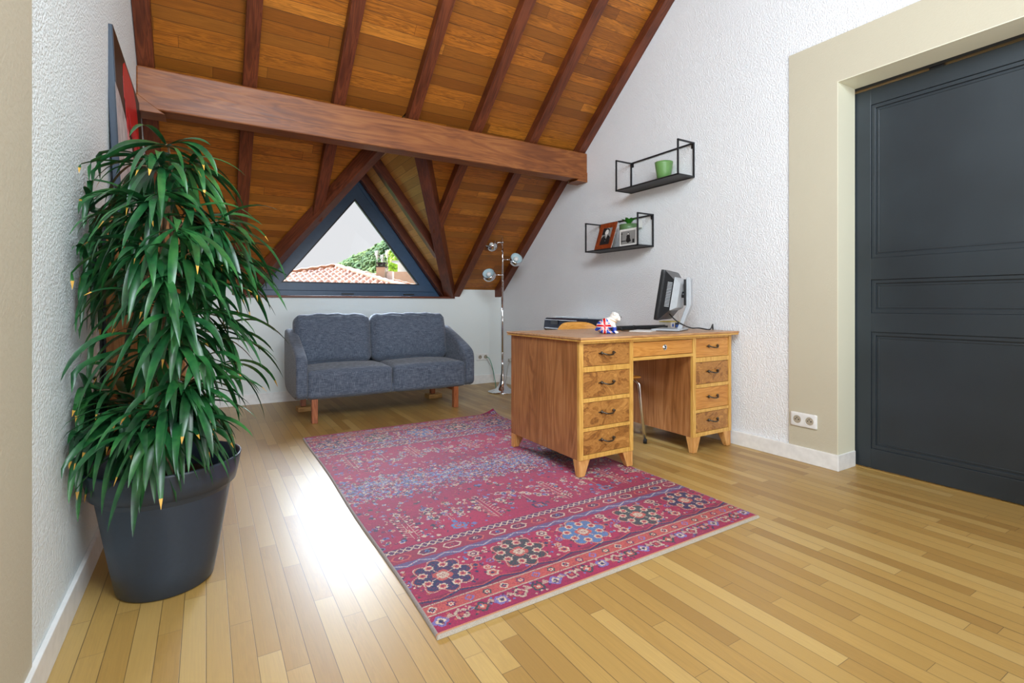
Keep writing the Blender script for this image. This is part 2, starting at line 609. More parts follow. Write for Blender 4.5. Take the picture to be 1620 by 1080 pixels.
# left wall
MB().prism([(XL, y, z) for y, z in side_profile()], (-0.2, 0, 0)).build('wall_left', M['stucco_left'], kind=S)
MB().box((XL, -2.4, 0.0), (XL + 0.004, 1.56, 2.35)).build('trim_1', M['beige'], kind=S, bevel=0.001)
MB().box((XL, YR, 0.0), (XL + 0.014, YB, 0.09)).build('baseboard_left', M['white_paint'], kind=S, bevel=0.003)

# right wall with the sliding door opening
DY0, DY1, DZ = 0.50, 1.454, 2.147
w = MB()
w.prism([(XR, YB + 0.16, 0), (XR, YB + 0.16, 1.05), (XR, YB, zb(YB) + 0.03), (XR, DY1, zb(DY1) + 0.03), (XR, DY1, 0)], (0.175, 0, 0))
w.prism([(XR, DY1, DZ), (XR, DY1, zb(DY1) + 0.03), (XR, YRIDGE, ZRIDGE + 0.03), (XR, DY0, zb(2 * YRIDGE - DY0) + 0.03), (XR, DY0, DZ)], (0.175, 0, 0))
w.prism([(XR, DY0, 0), (XR, DY0, zb(2 * YRIDGE - DY0) + 0.03), (XR, YR, zb(2 * YRIDGE - YR) + 0.03), (XR, YR, 0)], (0.175, 0, 0))
w.build('wall_right', M['stucco'], kind=S)
# smooth painted surround of the opening, its reveals included
w = MB()
xs = XR - 0.012
w.prism([(xs, 1.724, 0.0), (xs, 1.724, 2.399), (xs, 0.24, 2.399), (xs, 0.24, 0.0), (xs, DY0, 0.0), (xs, DY0, DZ), (xs, DY1, DZ), (xs, DY1, 0.0)], (0.012, 0, 0))
w.build('trim_2', M['beige'], kind=S)
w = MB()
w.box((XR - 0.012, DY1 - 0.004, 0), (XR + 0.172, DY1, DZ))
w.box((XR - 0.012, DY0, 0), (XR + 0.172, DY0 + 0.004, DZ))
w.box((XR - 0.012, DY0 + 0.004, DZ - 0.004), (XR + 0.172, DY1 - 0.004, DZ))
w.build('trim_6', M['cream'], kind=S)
w = MB()
w.prism([(XR - 0.024, YB, 0), (XR - 0.024, DY1 - 0.012, 0), (XR + 0.165, DY1 - 0.012, 0), (XR + 0.165, DY1 - 0.0002, 0), (XR - 0.0005, DY1 - 0.0002, 0), (XR - 0.0005, YB, 0)], (0, 0, 0.088))
w.box((XR - 0.024, YR, 0), (XR, DY0, 0.088))
w.build('baseboard_right', M['white_paint'], kind=S, bevel=0.003)

# sliding door: framed leaf with three sunk panels
dX = XR + 0.185
door = MB()
def dface(y0, y1, z0, z1, x0=0, x1=0.035): door.box((dX + x0, y0, z0), (dX + x1, y1, z1))
dyA, dyB = 1.53, 0.42
P = [(0.115, 0.765), (0.87, 1.055), (1.175, 2.03)]
zs = [0.006] + [q for p in P for q in p] + [2.12]
for k in range(0, 8, 2): dface(0.575, 1.375, zs[k], zs[k + 1])
dface(1.375, dyA, zs[0], zs[-1]); dface(dyB, 0.575, zs[0], zs[-1])
for z0, z1 in P:
    door.box((dX + 0.016, 0.56, z0 - 0.01), (dX + 0.034, 1.39, z1 + 0.01))
    y0, y1 = 0.575, 1.375
    for (dd, e, h) in ((0.0, 0.02, 0.007), (0.028, 0.036, 0.013)):
        door.ring_prism([(dX + h, y0 + dd, z0 + dd), (dX + h, y1 - dd, z0 + dd), (dX + h, y1 - dd, z1 - dd), (dX + h, y0 + dd, z1 - dd)],
                        [(dX + h, y0 + e, z0 + e), (dX + h, y1 - e, z0 + e), (dX + h, y1 - e, z1 - e), (dX + h, y0 + e, z1 - e)], (0.012, 0, 0))
door.build('door_1', M['door'], kind=S, bevel=0.002)
w = MB().box((XR + 0.176, 0.1, 2.130), (XR + 0.215, 2.0, 2.20))
w.box((dX + 0.004, 1.05, 2.10), (dX + 0.03, 1.11, 2.165)); w.box((dX + 0.004, 0.70, 2.10), (dX + 0.03, 0.74, 2.165))
w.build('trim_3', M['black_metal'], kind=S)
# what shows through the slit over the door: timber of the next room
MB().box((XR + 0.9, -0.6, 0), (XR + 0.94, 2.6, 3.0)).build('trim_4', M['desk_honey'], kind=S)

# back wall (knee wall) stepping down under the window
w = MB()
w.box((XL - 0.2, YB, 0), (0.30, YB + 0.16, 1.085))
w.box((0.30, YB, 0), (2.37, YB + 0.16, 0.985))
w.box((2.37, YB, 0), (XR + 0.1, YB + 0.16, 1.085))
w.build('wall_back', M['plaster'], kind=S)
MB().box((XL, YB - 0.014, 0), (XR, YB, 0.098)).build('baseboard_back', M['white_paint'], kind=S, bevel=0.003)
MB().box((0.29, YB - 0.02, 0.982), (2.385, 5.40, 1.002)).build('trim_5', M['rafter'], kind=S, bevel=0.003)
MB().box((XL - 0.2, YR - 0.15, 0), (XR + 0.2, YR, zb(2 * YRIDGE - YR) + 0.05)).build('wall_rear', M['plaster'], kind=S)

# ceiling boards: sloping plane with the triangular dormer cut out, local x along the boards, local y down the slope
CX0 = 1.325
sl_len = math.sqrt(1 + SL * SL)
mwc = frame_mw((0, YRIDGE, ZRIDGE), (-1, 0, 0), (0, SL, 1))     # local y runs down the slope towards the back wall
mwi = mwc.inverted()
ap_y = 3.63
out = [(XL - 0.05, YB + 0.02), (0.33, YB + 0.02), (CX0, ap_y), (2.32, YB + 0.02), (XR + 0.05, YB + 0.02), (XR + 0.05, YRIDGE), (XL - 0.05, YRIDGE)]
pl = [mwi @ Vector((x, y, zb(y))) for x, y in out]
w = MB().prism([tuple(p) for p in pl], (0, 0, 0.03))
w.build('ceiling', M['ceil'], mw=mwc, kind=S)
mwd = frame_mw((0, YRIDGE, ZRIDGE), (1, 0, 0), (0, -SL, 1))
L2 = (YRIDGE - YR + 0.1) * sl_len
w = MB(); yy = -1 if (mwd.to_3x3() @ Vector((0, 1, 0))).y > 0 else 1
w.box((XL - 0.1, min(0, yy * L2), 0), (XR + 0.1, max(0, yy * L2), 0.03))
w.build('ceiling_rear', M['ceil'], mw=mwd, kind=S)

# dormer roof boards, boards run along the ridge (world Y)
DS = 1.32
zap = zb(ap_y)
for sgn, nm in ((1, 'dormer_ceiling_right'), (-1, 'dormer_ceiling_left')):
    def dz(x): return zap - DS * abs(x - CX0)
    xb = 1.13
    pts = [(CX0, ap_y, zap), (CX0 + sgn * (zap - 1.10) / DS, YB, 1.10), (CX0 + sgn * (zap - 0.9) / DS, YB + 0.01, 0.9),
           (CX0 + sgn * (zap - 0.9) / DS, 5.5, 0.9), (CX0, 5.5, zap)]
    mwx = frame_mw((CX0, ap_y, zap), (0, 1, 0), (sgn * DS, 0, 1))
    mi_ = mwx.inverted()
    MB().prism([tuple(mi_ @ Vector(p)) for p in pts], (0, 0, 0.02)).build(nm, M['dormer_boards_lit'], mw=mwx, kind=S)

# rafters ------------------------------------------------------
RX = [-0.302, 0.24, 0.793, 1.332, 1.873, 2.412, 2.948]
RW = 0.082
places = ['red-brown sloping rafter running along the left white wall', 'second rafter from the left wall, ending beside the left foot of the dormer',
          'third rafter from the left wall, cut short by the left edge of the dormer', 'middle rafter over the dormer peak, stopping at the big beam',
          'fifth rafter from the left wall, cut short by the right edge of the dormer', 'sixth rafter from the left, meeting the right foot of the dormer',
          'red-brown sloping rafter running down along the right stucco wall']


def dormer_half(y):  # half width of the dormer opening at depth y
    return max(0.0, 0.995 * (y - ap_y) / (YB - ap_y))


for i, x in enumerate(RX):
    y_end = YB
    d = abs(x - CX0)
    if d < 0.95:
        y_end = ap_y + d / 0.995 * (YB - ap_y)
        if i == 3: y_end = 3.70
    L = (y_end - YRIDGE) * sl_len
    mw = frame_mw((x, YRIDGE, zr(YRIDGE)), (0, 1, -SL), (0, SL, 1))
    hgt = 0.10 / sl_len
    b = MB()
    if abs(y_end - YB) < 1e-6:   # plumb cut end against the knee wall
        k = hgt * SL
        b.prism([(0, -RW / 2, 0), (L, -RW / 2, 0), (L + k, -RW / 2, hgt), (0, -RW / 2, hgt)], (0, RW, 0))
    else:
        b.box((0, -RW / 2, 0), (L, RW / 2, hgt))
    b.build('rafter', M['rafter'], mw=mw, bevel=0.004, label=places[i], category='rafter', group='main rafters of the sloping ceiling')

# valley rafters of the dormer
for sgn, lab in ((-1, 'diagonal valley rafter forming the left edge of the triangular dormer'), (1, 'diagonal valley rafter forming the right edge of the triangular dormer')):
    a = Vector((CX0 + sgn * 0.985, YB - 0.005, 1.0)); e = Vector((CX0, 3.63, zr(3.63)))
    dv = e - a
    Lv = dv.length
    nrm = Vector((sgn * DS, 0, 1)).normalized() + Vector((0, SL, 1)).normalized()
    mw = frame_mw(a, dv, nrm)
    MB().box((-0.01, -0.052, 0), (Lv * 0.912, 0.052, 0.105)).build('valley_rafter', M['rafter'], mw=mw, bevel=0.004, label=lab, category='rafter', group='valley rafters of the dormer')
# common rafters inside the dormer, parallel to the window
dl = math.sqrt(1 + DS * DS)
labs = {(1, 0): 'short rafter beside the right side of the triangular window', (1, 1): 'dark rafter on the right dormer slope, nearer than the window',
        (-1, 0): 'short rafter beside the left side of the triangular window', (-1, 1): 'dark rafter on the left dormer slope, nearer than the window'}
for sgn in (1, -1):
    for k, yc in enumerate((5.315, 4.78)):
        ztop = zap - 0.14
        half = 0.995 * (min(yc, YB) - ap_y) / (YB - ap_y) if k else 1.03
        mw = frame_mw((CX0, yc, ztop), (sgn, 0, -DS), (sgn * DS, 0, 1))
        Ld = half * dl - (0.02 if k == 0 else 0.11)
        MB().box((0.0 if k == 0 else 0.02, -0.04, 0), (Ld if k else Ld - 0.03, 0.04, 0.14 / dl)).build('dormer_rafter', M['rafter'], mw=mw, bevel=0.003, label=labs[(sgn, k)], category='rafter', group='short rafters inside the dormer')
MB().box((CX0 - 0.03, 3.75, zap - 0.17), (CX0 + 0.03, 5.36, zap - 0.03)).build('ridge_board', M['block'], label='pale ridge board at the peak of the dormer under the beam', category='board', bevel=0.003)

# purlin beam
BY0, BY1 = 3.605, 3.745
b = MB()
b.prism([(XL, BY0, 2.055), (XL, BY1, 2.055), (XL, BY1, zr(BY1) - 0.002), (XL, BY0 + 0.02, 2.300), (XL, BY0, 2.298)], (XR - XL, 0, 0))
beam = thing('roof_beam', 'thick brown wooden beam spanning the room beneath the rafters', 'beam')
b.build('beam', M['beam'], beam, bevel=0.008)
b = MB(); b.prism([(XR, BY0 - 0.004, 2.035), (XR, BY0 - 0.004, 2.125), (XR - 0.055, BY0 - 0.004, 2.085), (XR - 0.13, BY0 - 0.004, 2.035)], (0, 0.15, 0))
b.build('corbel', M['beam'], beam, bevel=0.004)
b = MB(); b.prism([(XL, BY0 - 0.004, 2.035), (XL, BY0 - 0.004, 2.135), (XL + 0.055, BY0 - 0.004, 2.095), (XL + 0.14, BY0 - 0.004, 2.035)], (0, 0.15, 0))
b.build('corbel', M['beam'], beam, bevel=0.004)

# triangular window -------------------------------------------
WY = 5.385
def tri(apz, bz, slope=1.30, cx=1.33, y=WY):
    h = (apz - bz) / slope
    return [(cx - h, y, bz), (cx + h, y, bz), (cx, y, apz)]
wf = MB()
wf.ring_prism(tri(2.50, 1.003), tri(2.18, 1.06), (0, 0.07, 0))
win = wf.build('window_1', M['frame_blue'], bevel=0.004, kind=S)
wf = MB()
wf.ring_prism(tri(2.21, 1.055, y=WY - 0.012), [(0.632, WY - 0.012, 1.137), (2.034, WY - 0.012, 1.137), (1.333, WY - 0.012, 2.012)], (0, 0.06, 0))
wf.build('window_sash', M['frame_blue'], win, bevel=0.004)
wf = MB()
wf.ring_prism([(0.622, WY - 0.016, 1.131), (2.044, WY - 0.016, 1.131), (1.333, WY - 0.016, 2.022)],
              [(0.645, WY - 0.016, 1.143), (2.021, WY - 0.016, 1.143), (1.333, WY - 0.016, 2.000)], (0, 0.03, 0))
wf.build('glazing_bead', M['black_metal'], win)
wf = MB(); wf.prism([(0.63, WY + 0.02, 1.135), (2.036, WY + 0.02, 1.135), (1.333, WY + 0.02, 2.014)], (0, 0.006, 0))
wf.build('window_pane', M['glass'], win)
wf = MB(); wf.box((1.20, WY - 0.016, 1.020), (1.32, WY, 1.032)); wf.box((1.86, WY - 0.016, 1.020), (1.98, WY, 1.032))
wf.build('drain_cover', M['black_metal'], win)

# ------------------------------------------------------------------ rug
def make_rug():
    W, L = 1.50, 2.40
    nu, nv = 500, 800
    u = (np.arange(nu) + 0.5) / nu * W
    v = (np.arange(nv) + 0.5) / nv * L
    U, V = np.meshgrid(u, v)
    rng = np.random.default_rng(4)
    lin = lambda r, g_, b_: np.array(srgb(r, g_, b_)[:3])
    crim, wine, plum = lin(176, 24, 76), lin(134, 20, 70), lin(96, 32, 82)
    navy, green, sky_ = lin(24, 38, 84), lin(34, 58, 64), lin(86, 130, 180)
    cream, coral, peri = lin(206, 186, 164), lin(190, 92, 84), lin(116, 112, 172)
    img = np.zeros((nv, nu, 3))
    m = np.minimum(V, L - V)                   # distance from the nearer short end
    # smooth colour drift (abrash)
    def smooth(sx, sy, seed):
        r = np.random.default_rng(seed).random((sy, sx))
        xi = np.linspace(0, sx - 1.001, nu); yi = np.linspace(0, sy - 1.001, nv)
        x0 = xi.astype(int); y0 = yi.astype(int); fx = xi - x0; fy = (yi - y0)[:, None]
        return (r[np.ix_(y0, x0)] * (1 - fx) + r[np.ix_(y0, x0 + 1)] * fx) * (1 - fy) + (r[np.ix_(y0 + 1, x0)] * (1 - fx) + r[np.ix_(y0 + 1, x0 + 1)] * fx) * fy
    ab = smooth(5, 26, 1); fineb = smooth(60, 400, 2)
    k = np.clip((ab * 0.7 + fineb * 0.5) * 1.1 - 0.2, 0, 1)[..., None]
    img[:] = crim * (1 - k) + wine * k
    def paint(mask, col, a=1.0):
        mask = mask.astype(float) * a
        img[:] = img * (1 - mask[..., None]) + np.asarray(col) * mask[..., None]
    def flower(cu, cv, r, petals, c1, c2, c3, rot=0.0, sq=1.0):
        sl = (slice(max(0, int((cv - 1.2 * r) / L * nv)), int((cv + 1.2 * r) / L * nv) + 2), slice(max(0, int((cu - 1.2 * r) / W * nu)), int((cu + 1.2 * r) / W * nu) + 2))
        uu, vv = U[sl] - cu, (V[sl] - cv) * sq
        if uu.size == 0: return
        rad = np.hypot(uu, vv); th = np.arctan2(vv, uu) + rot
        lim = r * (0.72 + 0.28 * np.abs(np.cos(th * petals / 2)))
        sub = img[sl]
        sub[rad < lim] = c1
        if c2 is not None: sub[rad < lim * 0.62] = c2
        if c3 is not None: sub[rad < lim * 0.3] = c3
        img[sl] = sub
    def line(p0, p1, wd, col):
        (a0, b0), (a1, b1) = p0, p1
        n = max(2, int(math.hypot(a1 - a0, b1 - b0) / 0.0015))
        for t in np.linspace(0, 1, n):
            cu, cv = a0 + (a1 - a0) * t, b0 + (b1 - b0) * t
            i, j = int(cv / L * nv), int(cu / W * nu)
            r = max(1, int(round(wd / W * nu)))
            img[max(0, i):max(0, i) + r, max(0, j):max(0, j) + r] = col
    pal = [cream, coral, navy, sky_, green, peri, cream, plum]
    for end in (0, 1):
        E_ = (lambda v_: v_) if end == 0 else (lambda v_: L - v_)
        d = V if end == 0 else L - V
        # outer band of little squares and triangles
        n_o = 22
        for i in range(n_o):
            cu = (i + 0.5) * W / n_o
            flower(cu, E_(0.058), 0.026, 4, [peri, cream * .8, green][i % 3], [cream, wine, coral][i % 3], [navy, coral, cream][i % 3], rot=0.78 if i % 2 else 0)
            tt = np.abs(U - cu - W / n_o / 2) < np.clip(0.085 - d, 0, 0.03) * 0.7
            paint(tt & (d > 0.06) & (d < 0.085), cream * .8, 0.8)
        for i in range(170):
            flower(rng.random() * W, E_(0.024 + rng.random() * 0.065), 0.005, 4, pal[rng.integers(len(pal))] * 0.9, None, None)
        # coral band with navy zigzag
        paint((d > 0.092) & (d < 0.150), coral * 0.85 + crim * 0.1)
        paint((np.abs(d - 0.095) < 0.003) | (np.abs(d - 0.147) < 0.003), cream * 0.75)
        for i in range(24):
            flower((i + 0.5) * W / 24, E_(0.121), 0.0165, 6 if i % 2 else 4, [cream, plum, peri, green][i % 4], [navy, cream, coral, cream][i % 4], coral)
        paint((d > 0.150) & (d < 0.180), wine * 0.8)
        zz = np.abs((U / 0.075) % 2 - 1) * 0.020
        paint(np.abs(d - 0.155 - zz) < 0.0045, navy)
        paint(np.abs(d - 0.163 - zz) < 0.0022, coral)
        # medallion band
        for i in range(520):
            flower(rng.random() * W, E_(0.185 + rng.random() * 0.20), 0.004 + 0.004 * rng.random(), 4, pal[rng.integers(len(pal))] * 0.9, None, None)
        for i in range(6):
            cu0 = -0.018 + i * 0.305
            for q, (au, av) in enumerate(((0, -0.075), (0, 0.075), (-0.030, 0.0), (0.030, 0.0), (0, 0.035), (0, -0.035))):
                flower(cu0 + au, E_(0.285 + av), 0.024 if q < 2 else 0.016, 6, [cream, cream, coral, peri, cream, cream][q] * 0.9, [coral, plum, navy, wine, navy, coral][q], [navy, cream][q % 2])
        for i, mc in enumerate((navy, green, sky_ * 0.85, green, navy)):
            cu, cv = 0.134 + i * 0.305, E_(0.285)
            flower(cu, cv, 0.110, 8, cream * 0.85, None, None)
            flower(cu, cv, 0.106, 8, coral * 0.9, None, None)
            flower(cu, cv, 0.101, 8, mc, None, None)
            for q in range(8):
                t = 2 * math.pi * (q + 0.5) / 8
                flower(cu + 0.068 * math.cos(t), cv + 0.068 * math.sin(t), 0.019, 7, cream, coral, wine)
            flower(cu, cv, 0.036, 4, coral, cream * 0.9, crim, rot=0.4)
            flower(cu, cv, 0.014, 6, cream, wine, None)
            for q in range(4):
                t = 2 * math.pi * q / 4 + 0.4
                line((cu, cv), (cu + 0.045 * math.cos(t), cv + 0.045 * math.sin(t)), 0.003, cream)
        # light blue guard, hexagon chain, lattice
        paint((d > 0.392) & (d < 0.430), plum * 0.7 + sky_ * 0.3)
        zz = np.abs((U / 0.05) % 2 - 1) * 0.022
        paint(np.abs(d - 0.400 - zz) < 0.006, sky_, 0.6)
        paint(np.abs(d - 0.400 - zz) < 0.0018, cream)
        paint((d > 0.430) & (d < 0.500), wine * 0.8 + coral * 0.2)
        nh = 15
        for i in range(nh):
            cu = (i + 0.5) * W / nh
            hx = np.maximum(np.abs(d - 0.466) * 1.9, np.abs(U - cu) + np.abs(d - 0.466) * 0.8)
            paint(hx < 0.040, cream if i % 3 else coral * 1.1)
            paint(hx < 0.032, plum * 0.8 if i % 2 else wine)
            flower(cu, E_(0.466), 0.010, 4, [cream, sky_, coral][i % 3], navy, None)
        paint((d > 0.500) & (d < 0.536), navy * 0.6 + plum * 0.5)
        dd = (np.abs((U / 0.016) % 2 - 1) - np.abs(((d - 0.5) / 0.018) % 2 - 1))
        paint((np.abs(dd) < 0.22) & (d > 0.502) & (d < 0.534), cream)
        # field: candelabra, vases and sprays
        c_w = cream * 0.85 + crim * 0.1
        for i in range(4):
            cu = 0.156 + 0.38 * i
            for sx in (-0.009, 0.009):
                line((cu + sx, E_(0.585)), (cu + sx, E_(0.815)), 0.002, c_w)
            for q in range(11):
                vq = 0.60 + q * 0.02
                for sg in (-1, 1):
                    line((cu + sg * 0.010, E_(vq)), (cu + sg * 0.034, E_(vq + 0.012)), 0.003, c_w)
                    flower(cu + sg * 0.036, E_(vq + 0.014), 0.006, 4, cream if q % 2 else green, None, None)
            flower(cu, E_(0.83), 0.018, 6, cream, navy, coral)
        for i in range(4):
            cu = 0.345 + 0.40 * i
            vc = [sky_, navy, sky_ * 0.8, navy][i]
            flower(cu, E_(0.60), 0.038, 4, vc, coral, sky_, rot=0.78, sq=1.3)
            paint((np.abs(U - cu) < 0.010) & (np.abs(d - 0.645) < 0.016), vc)
            line((cu, E_(0.66)), (cu, E_(0.80)), 0.002, c_w)
            for q in range(26):
                t = rng.random() * math.pi; rr = 0.05 + 0.11 * rng.random()
                flower(cu + rr * math.cos(t), E_(0.68 + rr * math.sin(t) * 1.1), 0.009 + 0.010 * rng.random(), 6, pal[rng.integers(2) * 6] * 0.9, pal[rng.integers(len(pal))], wine)
        for i in range(900):
            cu, vv = rng.random() * W, 0.56 + rng.random() * 0.50
            c1 = pal[rng.integers(len(pal))]
            if rng.random() < 0.5: flower(cu, E_(vv), 0.006 + 0.008 * rng.random(), 4, c1 * 0.9, pal[rng.integers(len(pal))], None, rot=rng.random() * 3)
            else: line((cu, E_(vv)), (cu + 0.02 * (rng.random() - .5), E_(vv + 0.014)), 0.004, c1 * 0.85)
        # busy frieze in the middle
        for i in range(2300):
            cu, vv = rng.random() * W, 1.02 + rng.random() * 0.18
            c1 = pal[rng.integers(len(pal))] * 0.95
            if rng.random() < (vv - 0.96) * 6: flower(cu, E_(vv), 0.004 + 0.007 * rng.random(), 4, c1, pal[rng.integers(len(pal))], None, rot=rng.random() * 3)
        wv = 1.155 + 0.02 * np.sin(U * 26)
        nz = smooth(150, 240, 7 + end)
        paint((np.abs(d - wv) < 0.030) & (nz > 0.50), sky_, 0.8)
        paint((np.abs(d - wv) < 0.006) & (nz > 0.55), cream)
        for i in range(350):
            flower(rng.random() * W, E_(1.10 + rng.random() * 0.10), 0.007, 4, pal[rng.integers(len(pal))] * 0.9, wine, None, rot=rng.random() * 3)
    # speckled far frieze is worn and busier
    for i in range(2600):
        cu, vv = rng.random() * W, 1.86 + rng.random() * 0.42
        flower(cu, vv, 0.003 + 0.005 * rng.random(), 4, pal[rng.integers(len(pal))], None, None)
    wear = smooth(250, 400, 11) * 0.5 + rng.random((nv, nu)) * 0.5
    thin = (rng.random((nv, nu)) < 0.10 + 0.16 * smooth(12, 30, 13))[..., None]
    img[:] = np.where(thin, img * 0.35 + wine * 0.65, img)
    img[:] = img * (0.70 + 0.46 * wear[..., None])
    side = np.minimum(U, W - U)
    paint(side < 0.008, lin(150, 140, 134))
    paint((V < 0.010), lin(172, 162, 148)); paint((V > L - 0.008), lin(190, 160, 140))
    paint((V >= 0.010) & (V < 0.016), lin(190, 132, 100))
    # mesh
    xs = np.linspace(0, W, nu + 1); ys = np.linspace(0, L, nv + 1)
    X, Y = np.meshgrid(xs, ys)
    edge = np.minimum(np.minimum(X, W - X), np.minimum(Y, L - Y))
    Z = 0.007 + 0.003 * np.clip(edge / 0.012, 0, 1) ** 0.5
    Z = np.where(edge <= 0, 0.001, Z)
    # the far right corner curls up a little
    cd = np.clip(1 - np.hypot(W - X, L - Y) / 0.16, 0, 1)
    Z = Z + 0.045 * cd ** 2
    fr = (Y / L)
    Xw = X + 0.028 * (1 - fr) * 0 + 0.54 + 0.025 * fr          # the rug is not quite square to the room
    Xw = Xw + (0.004 * np.sin(Y * 5.0))
    Yw = Y + 1.287 + 0.02 * (X / W) - 0.0 
    co = np.stack([Xw, Yw, Z], -1).reshape(-1, 3)
    idx = np.arange((nu + 1) * (nv + 1)).reshape(nv + 1, nu + 1)
    quads = np.stack([idx[:-1, :-1], idx[:-1, 1:], idx[1:, 1:], idx[1:, :-1]], -1).reshape(-1, 4)
    me = bpy.data.meshes.new('rug')
    me.vertices.add(len(co)); me.vertices.foreach_set('co', co.ravel())
    nf = len(quads)
    me.loops.add(nf * 4); me.loops.foreach_set('vertex_index', quads.ravel().astype(np.int32))
    me.polygons.add(nf)
    me.polygons.foreach_set('loop_start', np.arange(0, nf * 4, 4, dtype=np.int32))
    me.polygons.foreach_set('use_smooth', np.ones(nf, bool))
    me.update(calc_edges=True)
    at = me.color_attributes.new('pattern', 'FLOAT_COLOR', 'CORNER')
    colr = np.ones((nf, 4)); colr[:, :3] = np.clip(img.reshape(-1, 3), 0, 1)
    at.data.foreach_set('color', np.repeat(colr, 4, axis=0).astype(np.float32).ravel())
    g = G('rug_wool_pattern')
    av = g.n('VertexColor'); av.layer_name = 'pattern'
    hs = g.n('HueSaturation'); hs.inputs['Saturation'].default_value = 1.05; hs.inputs['Value'].default_value = 0.98
    g.put(hs.inputs['Color'], av.outputs[0])
    nz = g.noise(g.map(g.obj(), scale=(1, 1, 1)), 420, 2)
    colx = g.mix(1.0, hs.outputs[0], g.ramp(nz, [(0.3, (0.72, 0.72, 0.72, 1)), (0.7, (1.15, 1.15, 1.15, 1))]), 'MULTIPLY')
    g.set(color=colx, rough=0.75, spec=0.35, sheen=0.15)
    g.bump(nz, 0.4, 0.002)
    me.materials.append(g.m)
    o = bpy.data.objects.new('rug', me)
    COL.objects.link(o)
    o['label'] = 'crimson patterned oriental rug with medallion border lying on the parquet'
    o['category'] = 'rug'


make_rug()

# ------------------------------------------------------------------ desk
desk = thing('desk', 'old honey-coloured wooden pedestal desk with nine drawers, half on the rug', 'desk', (2.31, 2.42, 0))
DO = Vector((2.31, 2.42, 0))
def dpart(mb, name, mat, bevel=0.002, parent=None, seg=2):
    mb2 = mb
    off = DO
    mb2.v = [(a - off.x, b_ - off.y, c_ - off.z) for a, b_, c_ in mb2.v]
    return mb2.build(name, mat, parent or desk, bevel=bevel, seg=seg)
DXL, DXR, DYF, DYBk = 1.668, 2.925, 2.078, 2.765
dpart(MB().box((1.655, 2.045, 0.722), (2.962, 2.795, 0.7325)), 'desktop_edge', M['desk_honey'], 0.003)
b = MB().box((1.652, 2.042, 0.7325), (2.965, 2.798, 0.745))
dpart(b, 'desktop', M['desk_top'], 0.004)
peds = [(1.668, 2.052), (2.555, 2.925)]
FR = 0.026
zbands = [(0.098, 0.122), (0.246, 0.265), (0.399, 0.421), (0.559, 0.588), (0.708, 0.722)]
for (x0, x1) in peds:
    b = MB()
    b.box((x0, DYF + 0.004, 0.098), (x0 + 0.018, DYBk, 0.722)); b.box((x1 - 0.018, DYF + 0.004, 0.098), (x1, DYBk, 0.722))
    b.box((x0 + 0.018, DYBk - 0.012, 0.1), (x1 - 0.018, DYBk, 0.722)); b.box((x0 + 0.018, DYF + 0.03, 0.1), (x1 - 0.018, DYBk, 0.112))
    dpart(b, 'pedestal', M['desk_side'], 0.0015)
    b = MB()
    b.box((x0 - 0.001, DYF - 0.004, 0.098), (x0 + FR, DYF + 0.016, 0.722)); b.box((x1 - FR, DYF - 0.004, 0.098), (x1 + 0.001, DYF + 0.016, 0.722))
    for z0, z1 in zbands: b.box((x0 + FR, DYF - 0.003, z0), (x1 - FR, DYF + 0.015, z1))
    dpart(b, 'face_frame', M['desk_honey_z'], 0.0015)
b = MB().box((2.052, DYF - 0.003, 0.706), (2.555, DYF + 0.015, 0.722)); b.box((2.052, DYF - 0.003, 0.600), (2.555, DYF + 0.5, 0.618))
dpart(b, 'apron', M['desk_honey'], 0.0015)


def handle(parent, cx, z):
    y = DYF - 0.002
    pts = []
    for t in np.linspace(0, 1, 13):
        xx = cx - 0.042 + 0.084 * t
        sag = math.sin(math.pi * t)
        pts.append((xx, y - 0.008 - 0.018 * min(1, sag * 1.5), z + 0.004 - 0.007 * sag + 0.004 * abs(2 * t - 1) ** 3))
    b = MB().tube(pts, 0.0042, 8)
    for sgn in (-1, 1):
        b.sphere((cx + sgn * 0.042, y - 0.006, z + 0.006), 0.0085, 10, 8, (0.9, 0.9, 1.15))
        b.sphere((cx + sgn * 0.055, y - 0.003, z + 0.006), 0.0042, 8, 6, (1.6, 0.8, 0.8))
    dpart(b, 'handle', M['steel_dark'], 0, parent)


VEN = []
for q in range(3):
    VEN.append(burl('figured_walnut_veneer_%d' % q, (78, 46, 20), (146, 94, 42), (190, 136, 70), off=q * 3.3))
PLV = wood('plain_drawer_veneer', (176, 112, 46), (196, 134, 62), (210, 152, 80), 'X', rough=0.36, off=2)
dn = 0
for pi_, (x0, x1) in enumerate(peds):
    for k in range(4):
        z0, z1 = zbands[k][1] + 0.002, zbands[k + 1][0] - 0.002
        mt = VEN[(dn) % 3] if not (pi_ == 1 and k in (1, 3)) else PLV
        b = MB().box((x0 + FR + 0.002, DYF, z0), (x1 - FR - 0.002, DYF + 0.014, z1))
        dr = dpart(b, 'drawer', mt, 0.0015)
        b = MB().box((x0 + FR + 0.01, DYF + 0.014, z0 + 0.01), (x1 - FR - 0.01, DYF + 0.5, z1 - 0.02))
        dpart(b, 'drawer_box', M['desk_leg'], 0, dr)
        handle(dr, (x0 + x1) / 2 + 0.0, (z0 + z1) / 2 + 0.002)
        dn += 1
dr = dpart(MB().box((2.056, DYF, 0.621), (2.551, DYF + 0.014, 0.703)), 'drawer', PLV, 0.0015)
b = MB(); b.lathe([(0.0, -0.004), (0.008, -0.004), (0.010, -0.001), (0.016, -0.002), (0.0175, 0.0), (0.0175, 0.003)], (2.31, DYF, 0.665), 24, 'Y')
lk = dpart(b, 'lock_plate', M['chrome'], 0, dr)
b = MB().box((2.3075, DYF - 0.0055, 0.655), (2.3125, DYF - 0.003, 0.672)); b.sphere((2.31, DYF - 0.0045, 0.671), 0.0045, 10, 6)
dpart(b, 'keyhole', M['rubber'], 0, lk)
